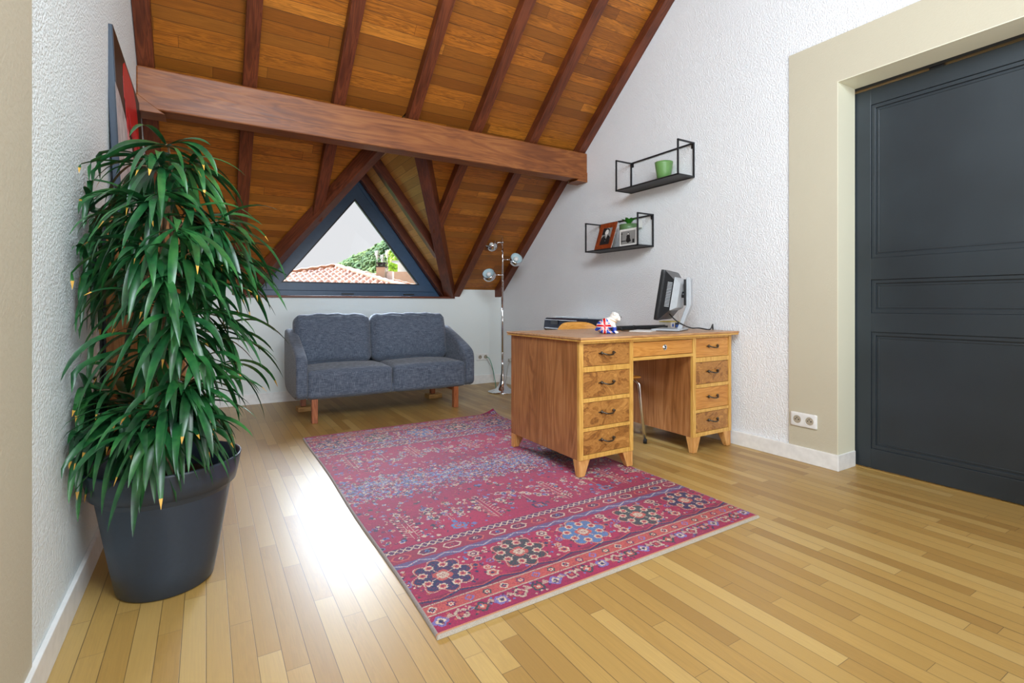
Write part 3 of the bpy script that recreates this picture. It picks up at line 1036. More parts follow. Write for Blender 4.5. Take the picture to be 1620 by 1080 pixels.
# feet: tapered, splayed outward
for (x0, x1) in peds:
    for (ax, sx) in ((x0, 1), (x1, -1)):
        for (ay, sy) in ((DYF, 1), (DYBk, -1)):
            tw, bw = 0.075, 0.040
            zt, zbm = 0.098, 0.0012
            if ax < 2.1 or False: zbm = 0.0115
            if ax == 2.052: zbm = 0.0115
            vs = []
            for z, wd in ((zbm, bw), (zt, tw)):
                xa, xb_ = (ax, ax + sx * wd); ya, yb_ = (ay, ay + sy * (wd * 0.72))
                vs += [(xa, ya, z), (xb_, ya, z), (xb_, yb_, z), (xa, yb_, z)]
            b = MB(); b.add(vs, [(0, 1, 2, 3), (4, 5, 6, 7), (0, 1, 5, 4), (1, 2, 6, 5), (2, 3, 7, 6), (3, 0, 4, 7)])
            dpart(b, 'leg', M['desk_leg'], 0.003)

# ------------------------------------------------------------------ sofa
sofa = thing('sofa', 'grey-blue two-seat fabric sofa with wooden legs below the triangular window', 'sofa', (1.33, 4.42, 0))
SO = Vector((1.33, 4.42, 0))
def spart(mb, name, mat, bevel=0.0, parent=None, seg=3):
    mb.v = [(a - SO.x, b_ - SO.y, c_ - SO.z) for a, b_, c_ in mb.v]
    return mb.build(name, mat, parent or sofa, bevel=bevel, seg=seg)


def smooth_poly(pts, k=3):
    for _ in range(k):
        q = []
        for i in range(len(pts)):
            a, b_ = pts[i], pts[(i + 1) % len(pts)]
            q += [(a[0] * .75 + b_[0] * .25, a[1] * .75 + b_[1] * .25), (a[0] * .25 + b_[0] * .75, a[1] * .25 + b_[1] * .75)]
        pts = q
    return pts


SX0, SX1, SYF, SYB = 0.578, 2.082, 4.085, 4.765
prof = [(SYF, 0.18), (SYF, 0.30), (SYF - 0.002, 0.475), (SYF + 0.05, 0.525), (4.30, 0.590), (4.50, 0.660), (4.66, 0.712), (4.745, 0.705), (SYB, 0.62), (SYB, 0.27), (4.67, 0.185), (4.4, 0.18)]
prof = smooth_poly(prof, 2)
for x0 in (SX0, SX1 - 0.085):
    b = MB().prism([(x0, y, z) for y, z in prof], (0.085, 0, 0))
    a = spart(b, 'armrest', M['fabric'], 0.022, seg=4)
    for p in a.data.polygons: p.use_smooth = True
b = MB(); b.rbox((SX0 + 0.06, 4.66, 0.19), (SX1 - 0.06, SYB, 0.70), 0.03, n=8)
spart(b, 'back_frame', M['fabric'])
b = MB(); b.rbox((SX0 + 0.07, SYF + 0.03, 0.185), (SX1 - 0.07, 4.68, 0.27), 0.02, n=8)
spart(b, 'seat_base', M['fabric'])
xm = (SX0 + SX1) / 2
for k, (a0, a1) in enumerate(((SX0 + 0.083, xm - 0.003), (xm + 0.003, SX1 - 0.083))):
    b = MB(); b.rbox((a0, SYF + 0.004, 0.186), (a1, 4.62, 0.408), 0.034, puff=(0.0, 0.006, 0.022), n=16, jit=0.002, seed=k)
    cs = spart(b, 'seat_cushion', M['fabric'])
    zc_ = 0.385
    loop = [(a0 + 0.02, SYF + 0.012, zc_), (a1 - 0.02, SYF + 0.012, zc_)]
for k, (a0, a1) in enumerate(((0.632, 1.262), (1.272, 1.935 + 0.06))):
    b = MB()
    b.rbox((-(a1 - a0) / 2, -0.085, 0), ((a1 - a0) / 2, 0.085, 0.43), 0.065, puff=(0.006, 0.03, 0.012), n=26, jit=0.004, seed=5 + k)
    vv = []
    for (x, y, z) in b.v:      # wrinkles gathered along the top and slumped shape
        t = max(0, (z - 0.30) / 0.13)
        y2 = y + 0.006 * t * math.sin(x * 70 + math.sin(x * 23 + k) * 2) + 0.004 * t * math.sin(x * 31 + k * 2)
        z2 = z + 0.004 * math.sin(x * 38 + 1.3 * k) * t - 0.006 * abs(x) * t
        vv.append((x, y2, z2))
    b.v = vv
    Mx = Matrix.Translation(((a0 + a1) / 2, 4.545, 0.402)) @ Matrix.Rotation(math.radians(-11), 4, 'X')
    b.v = [tuple(Mx @ Vector(p)) for p in b.v]
    cb = spart(b, 'back_cushion', M['fabric'])
    # piping seam
    hw = (a1 - a0) / 2 - 0.02
    pts = [(x, -0.072 + 0.004 * math.sin(x * 40), 0.405 - 0.02 * (abs(x) / hw) ** 8 + 0.003 * math.sin(x * 50)) for x in np.linspace(-hw, hw, 40)]
    b = MB().tube([tuple(Mx @ Vector(p)) for p in pts], 0.0035, 6)
    spart(b, 'piping', M['fabric'], 0, cb)
legs = [(0.715, 4.125), (1.905, 4.125), (0.715, 4.66), (1.905, 4.66)]
for i, (x, y) in enumerate(legs):
    z0 = 0.001 if i < 2 else 0.042
    b = MB().box((x - 0.022, y - 0.022, z0), (x + 0.022, y + 0.022, 0.187))
    spart(b, 'leg', M['sofa_leg'], 0.003)
for x in (0.715, 1.905):
    spart(MB().box((x - 0.015, 4.14, 0.15), (x + 0.015, 4.64, 0.186)), 'crossbar', M['sofa_leg'], 0.002)
for x, lab in ((0.735, 'small pine block under the rear left leg of the grey sofa'), (1.915, 'small pine block under the rear right leg of the grey sofa')):
    MB().box((-0.07, -0.05, 0), (0.07, 0.05, 0.04)).build('wood_block', M['block'], loc=(x, 4.655, 0.001), bevel=0.002, label=lab, category='wood block', group='blocks under the sofa', rot=(0, 0, 0.06))

# ------------------------------------------------------------------ floor lamp
LX, LY = 2.655, 4.575
lamp = thing('floor_lamp', 'chrome floor lamp with three ball spotlights in the corner behind the desk', 'floor lamp', (LX, LY, 0))
b = MB().lathe([(0.150, 0.001), (0.155, 0.006), (0.150, 0.012), (0.115, 0.018), (0.075, 0.034), (0.046, 0.066), (0.028, 0.115), (0.017, 0.19), (0.0125, 0.28), (0.0115, 0.34)], seg=48)
b.build('base', M['chrome'], lamp)
b = MB().tube([(0, 0, 0.30), (0, 0, 1.16)], 0.0115, 16); b.tube([(0, 0, 1.16), (0, 0, 1.635)], 0.0085, 16)
b.sphere((0, 0, 1.16), 0.0125, 12, 8)
b.build('pole', M['chrome'], lamp)
rgt = Vector((_c, -_s, 0)); tow = Vector((-_s, -_c, 0))   # sideways and towards the viewer
heads = [(-0.113, 1.535, Vector((-0.45, 0.0, 0.75)), 0.50), (0.138, 1.385, Vector((0.35, 0.0, 0.5)), 0.85), (-0.142, 1.225, Vector((-0.20, 0, 0.6)), 0.80)]
for (lat, hz, od, tw) in heads:
    cpos = rgt * lat + Vector((0, 0, hz))
    rb = 0.066 if hz > 1.5 else 0.072
    sgn = 1 if lat > 0 else -1
    arm = MB().tube([(0, 0, hz + (0.03 if hz > 1.5 else 0.0)), tuple(rgt * (sgn * 0.05) + Vector((0, 0, hz + (0.03 if hz > 1.5 else 0)))), tuple(cpos - rgt * sgn * (rb * 0.9))], 0.0048, 8)
    arm.sphere((0, 0, hz + (0.03 if hz > 1.5 else 0)), 0.012, 12, 8)
    am = arm.build('arm', M['chrome'], lamp)
    odw = (rgt * od.x + Vector((0, 0, od.z)) + tow * tw).normalized()
    # ball shade: sphere cut open, pale disc reflector set inside
    prof_b = [(rb * math.sin(t), -rb * math.cos(t)) for t in np.linspace(0.0, math.pi * 0.64, 22)]
    rim_r, rim_z = prof_b[-1]
    b = MB().lathe(prof_b + [(rim_r * 0.96, rim_z - 0.001)], seg=36, caps=False)
    q = odw.to_track_quat('Z', 'Y').to_matrix().to_4x4(); q.translation = cpos
    b.v = [tuple(q @ Vector(p)) for p in b.v]
    sh = b.build('lamp_shade', M['chrome'], lamp)
    b = MB().lathe([(rim_r * 0.94, rim_z - 0.002), (rim_r * 0.86, rim_z - 0.018), (rim_r * 0.55, rim_z - 0.045), (0.0001, rim_z - 0.055)], seg=36, caps=False)
    b.v = [tuple(q @ Vector(p)) for p in b.v]
    b.build('reflector', M['lamp_pale'], sh)
    b = MB().sphere((0, 0, rim_z - 0.022), rim_r * 0.42, 18, 10)
    b.v = [tuple(q @ Vector(p)) for p in b.v]
    b.build('bulb', M['plastic_white'], sh)

# ------------------------------------------------------------------ sockets and cables
def socket(name, label, origin, xdir, n, group=None):
    """double french sockets; local x along the wall, local z up, local -y out of the wall"""
    t = thing(name, label, 'wall socket', origin, math.atan2(xdir[1], xdir[0]), 'white wall sockets')
    wtot = 0.071 * n + 0.012
    b = MB().rbox((-wtot / 2, -0.010, -0.041), (wtot / 2, 0, 0.041), 0.006, n=6)
    b.build('face_plate', M['plastic_white'], t)
    for k in range(n):
        cx = (k - (n - 1) / 2) * 0.071
        b = MB().lathe([(0.026, -0.012), (0.0245, -0.012), (0.0225, -0.0095)], (cx, 0, 0), 28, 'Y', caps=False)
        rg_ = b.build('socket_ring', M['plastic_white'], t)
        b = MB().lathe([(0.0225, -0.0105), (0.0001, -0.0105)], (cx, 0, 0), 28, 'Y', caps=False)
        b.build('socket_well', M['taupe'], rg_)
        b = MB()
        for (hx, hz) in ((-0.0095, 0), (0.0095, 0)): b.sphere((cx + hx, -0.0105, hz), 0.0032, 10, 6)
        b.lathe([(0.0024, -0.014), (0.0024, -0.009)], (cx, 0, 0.010), 8, 'Y')
        b.build('contact', M['rubber'], rg_)
    return t


socket('wall_socket', 'white double wall socket low on the beige surround left of the dark door', (XR - 0.0125, 1.635, 0.245), (0, -1, 0), 2)
socket('wall_socket', 'white double wall socket on the back wall between sofa and floor lamp', (2.742, YB - 0.0005, 0.308), (1, 0, 0), 2)
socket('wall_socket', 'single wall socket with plug on the right wall behind the floor lamp', (XR - 0.0005, 4.93, 0.28), (0, -1, 0), 1)


def cable(name, label, pts, r, mat, cat='cable', parent=None):
    cu = MB()
    P_ = [Vector(p) for p in pts]
    out = []
    n = len(P_)
    for i in range(n - 1):
        p0, p1, p2, p3 = P_[max(i - 1, 0)], P_[i], P_[i + 1], P_[min(i + 2, n - 1)]
        for t in np.linspace(0, 1, 10, endpoint=False):
            out.append(0.5 * ((2 * p1) + (p2 - p0) * t + (2 * p0 - 5 * p1 + 4 * p2 - p3) * t * t + (3 * p1 - p0 - 3 * p2 + p3) * t ** 3))
    out.append(P_[-1])
    cu.tube(out, r, 8)
    if parent: return cu.build(name, mat, parent)
    return cu.build(name, mat, label=label, category=cat)


cable('power_cable', 'green cable running from the back wall socket down to the floor lamp', [(2.785, YB - 0.014, 0.305), (2.80, YB - 0.06, 0.29), (2.77, 5.0, 0.20), (2.72, 4.86, 0.10), (2.69, 4.78, 0.012), (2.67, 4.745, 0.008)], 0.0035, M['cable_green'])
cable('power_cable', 'thin grey cable hanging from the back wall socket to the skirting', [(2.782, YB - 0.014, 0.296), (2.80, YB - 0.04, 0.25), (2.86, YB - 0.035, 0.15), (2.875, YB - 0.025, 0.02)], 0.0022, M['cable_grey'])
cable('power_cable', 'pale cable drooping from the right wall plug onto the floor behind the desk', [(XR - 0.03, 4.93, 0.27), (XR - 0.05, 4.94, 0.22), (XR - 0.05, 4.98, 0.08), (XR - 0.09, 4.93, 0.006), (XR - 0.16, 4.7, 0.005), (2.83, 4.40, 0.005)], 0.003, M['cable_grey'])
pg = MB().rbox((XR - 0.05, 4.91, 0.262), (XR - 0.012, 4.95, 0.300), 0.008, n=5)
pg.build('plug', M['cable_grey'], label='small grey plug in the single socket on the right wall', category='plug')

# ------------------------------------------------------------------ wall shelves
def wall_shelf(y0, y1, z0, z1, label):
    t = thing('wall_shelf', label, 'shelf', (XR, (y0 + y1) / 2, z0), group='black wire shelves on the right wall')
    r = 0.0055
    dpt = 0.172
    ly = (y1 - y0) / 2; h = z1 - z0
    b = MB()
    def bar(a, c):
        lo = [min(a[i], c[i]) - r for i in range(3)]; hi = [max(a[i], c[i]) + r for i in range(3)]
        b.box(lo, hi)
    xb_, xf = -0.008, -dpt
    for y in (-ly, ly):
        bar((xb_, y, 0), (xb_, y, h)); bar((xf, y, 0), (xf, y, h)); bar((xb_, y, h), (xf, y, h)); bar((xb_, y, 0), (xf, y, 0))
    bar((xb_, -ly, h), (xb_, ly, h)); bar((xb_, -ly, 0), (xb_, ly, 0)); bar((xf, -ly, 0), (xf, ly, 0))
    b.build('frame', M['black_metal'], t, bevel=0.0012)
    MB().box((xf + r, -ly + r, -0.002), (xb_ - r, ly - r, 0.004)).build('shelf_board', M['black_metal'], t)
    for y in (-ly + 0.014, ly - 0.014):
        MB().box((-0.006, y - 0.010, h - 0.034), (-0.002, y + 0.010, h - 0.006)).build('hanging_tab', M['black_metal'], t, bevel=0.001)
    return t


wall_shelf(2.417, 3.037, 1.829, 2.070, 'upper black wire-frame wall shelf holding a green pot')
wall_shelf(2.802, 3.418, 1.372, 1.616, 'lower black wire-frame wall shelf holding two photos and planter pots')

# green pot on the upper shelf
b = MB().lathe([(0.042, 0.0), (0.045, 0.002), (0.055, 0.06), (0.064, 0.118), (0.066, 0.134), (0.063, 0.134), (0.060, 0.118), (0.042, 0.012), (0.0001, 0.012)], seg=40)
b.build('plant_pot', M['green_pot'], loc=(XR - 0.088, 2.62, 1.8345), label='empty sage green ceramic pot on the upper black shelf', category='pot')

SZ = 1.3765
# taupe pot with green rim and a little plant
pp = thing('potted_plant', 'small taupe pot with green rim and few leaves on the lower shelf', 'potted plant', (XR - 0.0805, 2.99, SZ))
pp.scale = (1.06, 1.06, 1.15)
b = MB().lathe([(0.046, 0.0), (0.050, 0.004), (0.062, 0.115), (0.066, 0.125), (0.0001, 0.125)], seg=36); b.build('pot', M['taupe'], pp)
b = MB().lathe([(0.0675, 0.112), (0.0705, 0.115), (0.0715, 0.158), (0.0685, 0.158), (0.066, 0.128)], seg=36, caps=False); b.build('rim_band', M['green_rim'], pp)
b = MB().lathe([(0.066, 0.148), (0.0001, 0.152)], seg=24, caps=False); b.build('soil', M['soil'], pp)


def leaf_strip(mb, p, az, el, L, wd, droop, tip=False, nseg=10, twist=0.0, xmin=None):
    p = Vector(p)
    d = Vector((math.cos(az) * math.cos(el), math.sin(az) * math.cos(el), math.sin(el)))
    step = L / nseg
    rows = []
    for i in range(nseg + 1):
        t = i / nseg
        side = d.cross(Vector((0, 0, 1)))
        if side.length < 0.05: side = Vector((-math.sin(az), math.cos(az), 0))
        side.normalize()
        nrm = side.cross(d).normalized()
        side = (side * math.cos(twist) + nrm * math.sin(twist)).normalized()
        w_ = wd * 0.5 * max(0.02, math.sin(math.pi * t ** 0.85) ** 0.75)
        if t == 0: w_ = wd * 0.08
        nrm = side.cross(d).normalized()
        rows.append((p - side * w_ + nrm * w_ * 0.35, p.copy(), p + side * w_ + nrm * w_ * 0.35))
        d = (d + Vector((0, 0, -1)) * droop * (0.3 + 1.1 * t)).normalized()
        p = p + d * step
        if xmin is not None and p.x < xmin:
            p.x = xmin; d.x = max(d.x, 0.0); d.normalize()
    if xmin is not None:
        rows = [tuple(Vector((max(q.x, xmin - 0.006), q.y, q.z)) for q in r_) for r_ in rows]
    cut = nseg - 1 if tip else nseg + 5
    base = len(mb.v)
    mb.v += [tuple(q) for r_ in rows for q in r_]
    for i in range(nseg):
        a = base + 3 * i
        for (x, y) in ((0, 1), (1, 2)):
            mb.f.append([a + x, a + y, a + 3 + y, a + 3 + x]); mb.mi.append(1 if i >= cut else 0); mb.sm.append(True)


random.seed(3)
b = MB()
for az in (2.6, 3.6, 4.3, 5.2, 0.4): leaf_strip(b, (0, 0, 0.150), az, 0.9, 0.075 + 0.02 * random.random(), 0.034, 0.16, nseg=6)
b.build('foliage', [M['leaf_small'], M['leaf_tip']], pp)


def photo(name, label, loc, rotz, tilt, w_, h_, fw, fmat, body):
    """framed print standing upright; local -y is the face"""
    t = thing(name, label, 'photo', loc, rotz)
    Mx = Matrix.Rotation(tilt, 4, 'X')
    def P_(mb, nme, mat, par=None, bevel=0):
        mb.v = [tuple(Mx @ Vector(p)) for p in mb.v]
        return mb.build(nme, mat, par or t, bevel=bevel)
    if fw:
        b = MB().ring_prism([(-w_ / 2, -0.012, 0), (w_ / 2, -0.012, 0), (w_ / 2, -0.012, h_), (-w_ / 2, -0.012, h_)],
                            [(-w_ / 2 + fw, -0.006, fw), (w_ / 2 - fw, -0.006, fw), (w_ / 2 - fw, -0.006, h_ - fw), (-w_ / 2 + fw, -0.006, h_ - fw)], (0, 0.012, 0))
        P_(b, 'frame', fmat, bevel=0.002)
    b = MB().box((-w_ / 2 + 0.001, -0.002, 0.001), (w_ / 2 - 0.001, 0.003, h_ - 0.001))
    pr = P_(b, 'print', M['paper'])
    body(P_, pr)
    return t


def ell(mb, cx, cz, rx, rz, y, n=20):
    pts = [(cx + rx * math.cos(2 * math.pi * k / n), y, cz + rz * math.sin(2 * math.pi * k / n)) for k in range(n)]
    mb.prism(pts, (0, 0.0008, 0))


def portrait(P0, pr):
    def P_(mb, *a):
        mb.v = [(x * 1.36, y, 0.042 + (z - 0.035) * 1.23) for x, y, z in mb.v]
        return P0(mb, *a)
    b = MB().box((-0.042, -0.0034, 0.035), (0.042, -0.0024, 0.158)); P_(b, 'picture_ground', M['grey_ink'], pr)
    b = MB().box((-0.042, -0.0038, 0.110), (-0.012, -0.003, 0.158)); b.prism([(-0.042, -0.0042, 0.035), (0.042, -0.0042, 0.035), (0.040, -0.0042, 0.085), (0.018, -0.0042, 0.104), (-0.018, -0.0042, 0.104), (-0.040, -0.0042, 0.085)], (0, 0.0008, 0))
    ell(b, 0, 0.137, 0.020, 0.018, -0.0042); P_(b, 'dark_suit', M['ink'], pr)
    b = MB(); ell(b, 0, 0.126, 0.0155, 0.020, -0.0052)
    b.prism([(-0.010, -0.005, 0.103), (0.010, -0.005, 0.103), (0.0, -0.005, 0.062)], (0, 0.0008, 0)); P_(b, 'pale_face', M['paper'], pr)
    b = MB().prism([(-0.003, -0.006, 0.100), (0.003, -0.006, 0.100), (0.004, -0.006, 0.070), (0, -0.006, 0.064), (-0.004, -0.006, 0.070)], (0, 0.0008, 0)); P_(b, 'necktie', M['ink'], pr)


photo('framed_photo', 'red-brown wooden frame with black and white portrait leaning on the lower shelf', (XR - 0.150, 3.222, SZ), math.radians(-90), math.radians(-19), 0.200, 0.236, 0.042, M['frame_wood'], portrait)


def seated(P0, pr):
    def P_(mb, *a):
        mb.v = [(x * 1.36, y, z * 1.22) for x, y, z in mb.v]
        return P0(mb, *a)
    b = MB().box((-0.058, -0.0034, 0.012), (0.058, -0.0026, 0.096)); P_(b, 'picture_ground', M['grey_ink'], pr)
    b = MB()
    b.prism([(-0.012, -0.0042, 0.050), (0.016, -0.0042, 0.050), (0.024, -0.0042, 0.028), (0.0, -0.0042, 0.018), (-0.018, -0.0042, 0.030)], (0, 0.0008, 0))
    ell(b, 0.002, 0.058, 0.014, 0.015, -0.0042); ell(b, 0.002, 0.078, 0.0075, 0.008, -0.0042)
    b.box((-0.052, -0.0042, 0.018), (-0.049, -0.0034, 0.082)); b.prism([(-0.058, -0.0042, 0.078), (-0.044, -0.0042, 0.078), (-0.051, -0.0042, 0.090)], (0, 0.0008, 0))
    b.box((-0.056, -0.0042, 0.030), (-0.020, -0.0034, 0.036)); b.box((0.036, -0.0042, 0.016), (0.050, -0.0034, 0.040))
    P_(b, 'seated_figure', M['ink'], pr)
    b = MB(); ell(b, 0.002, 0.076, 0.0045, 0.0055, -0.0052); P_(b, 'pale_face', M['paper'], pr)


photo('photo_card', 'white-bordered black and white print of a seated person leaning on the lower shelf', (XR - 0.1635, 2.912, SZ), math.radians(-90), math.radians(-1.5), 0.190, 0.135, 0, None, seated)
# small patterned card tucked behind the rim
MB().box((-0.022, -0.001, 0), (0.022, 0.001, 0.060)).build('card', M['paper'], loc=(XR - 0.024, 2.925, SZ + 0.155), rot=(math.radians(4), 0, math.radians(-75)), label='small white card standing behind the green-rimmed pot', category='card')
b = MB().rbox((-0.025, -0.016, 0.0), (0.025, 0.016, 0.085), 0.012, n=6)
b.build('small_box', M['plastic_black'], loc=(XR - 0.040, 3.095, SZ), label='small dark object between the wooden photo frame and the pot', category='box')

# ------------------------------------------------------------------ canvas picture and cabinet behind the plant
CT = 1.26
cab = thing('cabinet', 'long low oak cabinet along the left wall, mostly behind the big plant', 'cabinet', (XL + 0.014, 3.29, 0))
cx1 = 0.258
b = MB()
b.box((0.006, -0.85, 0.05), (cx1, -0.832, CT)); b.box((0.006, 0.832, 0.05), (cx1, 0.85, CT)); b.box((0.006, -0.832, 0.05), (cx1 - 0.02, 0.832, 0.07))
b.box((0.006, -0.832, CT - 0.02), (cx1, 0.832, CT)); b.build('body', M['oak_cab'], cab, bevel=0.002)
MB().box((0.0, -0.852, 0.05), (0.006, 0.85, CT)).build('back_panel', M['black_metal'], cab)
for k in range(3):
    y0 = -0.832 + k * 0.5547
    d_ = MB().box((cx1 - 0.018, y0 + 0.002, 0.072), (cx1, y0 + 0.552, CT - 0.022)).build('door', M['oak_cab'], cab, bevel=0.002)
    MB().sphere((cx1 + 0.010, y0 + 0.50, 0.75), 0.012, 12, 8).build('knob', M['chrome'], d_)
for (x, y) in ((0.03, -0.82), (cx1 - 0.03, -0.82), (0.03, 0.82), (cx1 - 0.03, 0.82)):
    MB().lathe([(0.014, 0.0), (0.020, 0.05)], (x, y, 0), 12).build('foot', M['black_metal'], cab)

pic = thing('canvas_picture', 'dark canvas picture with a red shape leaning on the left wall behind the plant', 'picture', (XL, 3.155, CT + 0.001))
Lp, Hp = 1.03, 0.815
Mp = Matrix.Translation((0.052, 0, 0)) @ Matrix.Rotation(math.radians(-2.6), 4, 'Y')   # leans back on the wall
def pp_(mb, name, mat, parent=None, bevel=0):
    mb.v = [tuple(Mp @ Vector(p)) for p in mb.v]
    return mb.build(name, mat, parent or pic, bevel=bevel)
pp_(MB().box((-0.002, -Lp / 2, 0.0), (0.0, Lp / 2, Hp)), 'canvas', M['canvas_black'])
cvs = pp_(MB().box((-0.029, -Lp / 2 - 0.001, 0.0), (-0.002, Lp / 2, Hp + 0.001)), 'stretcher', M['canvas_side'], bevel=0.002)
b = MB()
pts = [(0.0006, a_, z_) for a_, z_ in ((-0.27, 0.60), (-0.265, 0.70), (-0.235, 0.765), (-0.18, 0.795), (0.05, 0.797), (0.16, 0.785), (0.235, 0.745), (0.285, 0.68), (0.31, 0.58), (0.315, 0.50))]
random.seed(8)
low, y, tog = [], 0.31, True
while y > -0.26:
    low.append((0.0006, y, (0.50 - 0.22 * random.random() if tog else 0.60 - 0.05 * random.random()))); tog = not tog; y -= 0.026
b.prism(pts + low, (0.0008, 0, 0)); pp_(b, 'red_shape', M['canvas_red'], cvs)
b = MB()
b.prism([(0.0002, -0.545, 0.02), (0.0002, -0.545, 0.57), (0.0002, -0.42, 0.56), (0.0002, -0.22, 0.50), (0.0002, -0.05, 0.42), (0.0002, 0.04, 0.30), (0.0002, 0.06, 0.02)], (0.0003, 0, 0))
pp_(b, 'pale_shape', M['canvas_pale'], cvs)
b = MB()
b.prism([(0.0004, 0.12, 0.02), (0.0004, 0.14, 0.22), (0.0004, 0.20, 0.28), (0.0004, 0.28, 0.20), (0.0004, 0.34, 0.02)], (0.0006, 0, 0))
pp_(b, 'pale_shape', M['canvas_pale'], cvs)

# ------------------------------------------------------------------ the big potted ficus
PX, PY = -0.113, 2.037
ficus = thing('potted_plant', 'tall leafy ficus with long drooping leaves in a dark grey pot by the left wall', 'potted plant', (PX, PY, 0))
b = MB().lathe([(0.130, 0.001), (0.136, 0.006), (0.150, 0.08), (0.188, 0.308), (0.190, 0.318), (0.204, 0.322), (0.212, 0.36), (0.219, 0.400), (0.2205, 0.407), (0.216, 0.409),
                (0.212, 0.405), (0.200, 0.34), (0.176, 0.27), (0.16, 0.26)], seg=64, caps=True)
b.build('pot', M['pot'], ficus)
MB().lathe([(0.197, 0.328), (0.15, 0.335), (0.0001, 0.338)], seg=32, caps=False).build('soil', M['soil'], ficus)
random.seed(21)
stems = MB(); fol = MB()
O = Vector((PX, PY, 0))
def wobble(z, ph, amp): return Vector((amp * math.cos(z * 9 + ph), amp * math.sin(z * 9 + ph), z))
mains = []
for ph, amp, top in ((0, 0.018, 1.42), (2.1, 0.018, 1.30), (4.2, 0.018, 1.12), (1.0, 0.05, 0.75)):
    pts = [wobble(0.33 + (top - 0.33) * t, ph, amp * (1 - 0.3 * t)) for t in np.linspace(0, 1, 26)]
    mains.append(pts)
    stems.tube(pts, 0.011, 8, taper=0.4)
tips = [(262, 214, -.05), (278, 232, .0), (240, 234, .1), (222, 262, -.05), (255, 262, -.12), (300, 262, .0), (262, 300, -.14), (228, 312, .05), (200, 300, .0), (246, 330, -.16),
        (345, 350, -.05), (365, 356, .0), (328, 345, .1), (300, 330, -.1), (208, 352, -.1), (186, 380, .0), (318, 392, -.1), (240, 404, -.17), (268, 410, -.05), (214, 440, .02),
        (176, 452, .05), (352, 420, .02), (300, 455, -.12), (330, 488, -.02), (255, 480, -.15), (226, 500, .0), (196, 520, .04), (318, 540, -.06), (345, 520, .05), (280, 545, -.14),
        (236, 556, -.06), (205, 580, .04), (340, 580, .0), (312, 600, -.08), (262, 622, -.17), (276, 618, -.10), (300, 640, -.05), (228, 640, -.02), (150, 640, -.03), (138, 618, -.1),
        (165, 632, .0), (176, 660, -.1), (205, 668, -.14), (255, 300, .1), (280, 400, .12), (230, 470, .14), (300, 520, .12), (250, 590, .1), (190, 420, .1), (330, 430, .12), (135, 660, -.1), (160, 690, -.12), (185, 650, -.16), (220, 690, -.2), (250, 672, -.22), (285, 668, -.16), (262, 650, -.2), (300, 610, -.16), (330, 560, -.12), (160, 420, -.05), (150, 340, .0), (370, 400, .05), (225, 380, -.2), (280, 360, -.2), (260, 440, -.24), (300, 400, -.2), (220, 530, -.2), (290, 500, -.22)]
XM = XL + 0.022 - PX
for (px, py, dz_) in tips:
    zc = 1.68 + dz_
    if py < 240: py += 16
    tip = at_depth(px, py, zc)
    if tip.x < XL + 0.05: tip.x = XL + 0.05
    if tip.y > 2.36: tip.y = 2.36
    tip -= O
    # branch from the stem
    zs_ = max(0.36, tip.z - 0.05 - 0.25 * math.hypot(tip.x, tip.y))
    mp = min(mains, key=lambda m_: min((q - Vector((tip.x, tip.y, zs_))).length for q in m_))
    st = min(mp, key=lambda q: abs(q.z - zs_))
    mid = (st + tip) / 2 + Vector((0, 0, 0.03))
    stems.tube([st, st.lerp(mid, .5) + Vector((0, 0, .008)), mid, mid.lerp(tip, .6) + Vector((0, 0, .006)), tip], 0.0042, 6, taper=0.5)
    outv = Vector((tip.x, tip.y, 0))
    base_az = math.atan2(outv.y, outv.x) if outv.length > 0.03 else random.random() * 6.28
    nl = random.randint(10, 15)
    if py > 420 and px < 235 and py < 600: nl = 4
    if px > 310 and py > 500: nl = 6
    spread = 3.0 if outv.length < 0.1 else 2.0
    for k in range(nl):
        t = random.random() ** 1.5
        pb = tip.lerp(mid, t * 0.8)
        az = base_az + (random.random() - 0.5) * 2 * spread * (0.75 + 0.25 * t)
        el = random.uniform(-0.9, 0.55) if py > 260 else random.uniform(-0.4, 0.4)
        leaf_strip(fol, pb, az, el, random.uniform(0.17, 0.29), random.uniform(0.018, 0.027), random.uniform(0.10, 0.28),
                   tip=random.random() < 0.14, twist=random.uniform(-0.5, 0.5), xmin=XM)
# keep leaves out of the cabinet behind
fol.v = [(x, min(y, 2.43 - PY + 0.0), z) if (x + PX) < 0.0 else (x, y, z) for x, y, z in fol.v]
stems.build('stem', M['bark'], ficus)
fol.build('foliage', [M['leaf'], M['leaf_tip']], ficus)

# ------------------------------------------------------------------ things on the desk
DT = 0.7455
# monitor, seen from behind and the side; local y is the back normal
mon = thing('computer_monitor', 'black and silver computer monitor seen from behind on the desk', 'monitor', (2.615, 2.352, DT), math.radians(208))
TM = Matrix.Translation((0, 0, 0.07)) @ Matrix.Rotation(math.radians(-9), 4, 'X')
def mpart(mb, name, mat, parent=None, bevel=0.002, tilt=False):
    if tilt: mb.v = [tuple(TM @ Vector(p)) for p in mb.v]
    return mb.build(name, mat, parent or mon, bevel=bevel)
def frustum(y0, a0, y1, a1):
    (x0, z0, x1, z1), (X0, Z0, X1, Z1) = a0, a1
    vs = [(x0, y0, z0), (x1, y0, z0), (x1, y0, z1), (x0, y0, z1), (X0, y1, Z0), (X1, y1, Z0), (X1, y1, Z1), (X0, y1, Z1)]
    return MB().add(vs, [(0, 1, 2, 3), (4, 5, 6, 7), (0, 1, 5, 4), (1, 2, 6, 5), (2, 3, 7, 6), (3, 0, 4, 7)])
mpart(MB().rbox((-0.19, -0.028, 0), (0.19, 0.0, 0.325), 0.006, n=6), 'bezel', M['plastic_black'], tilt=True)
mpart(MB().box((-0.172, -0.0295, 0.02), (0.172, -0.028, 0.305)), 'screen', M['plastic_navy'], tilt=True, bevel=0)
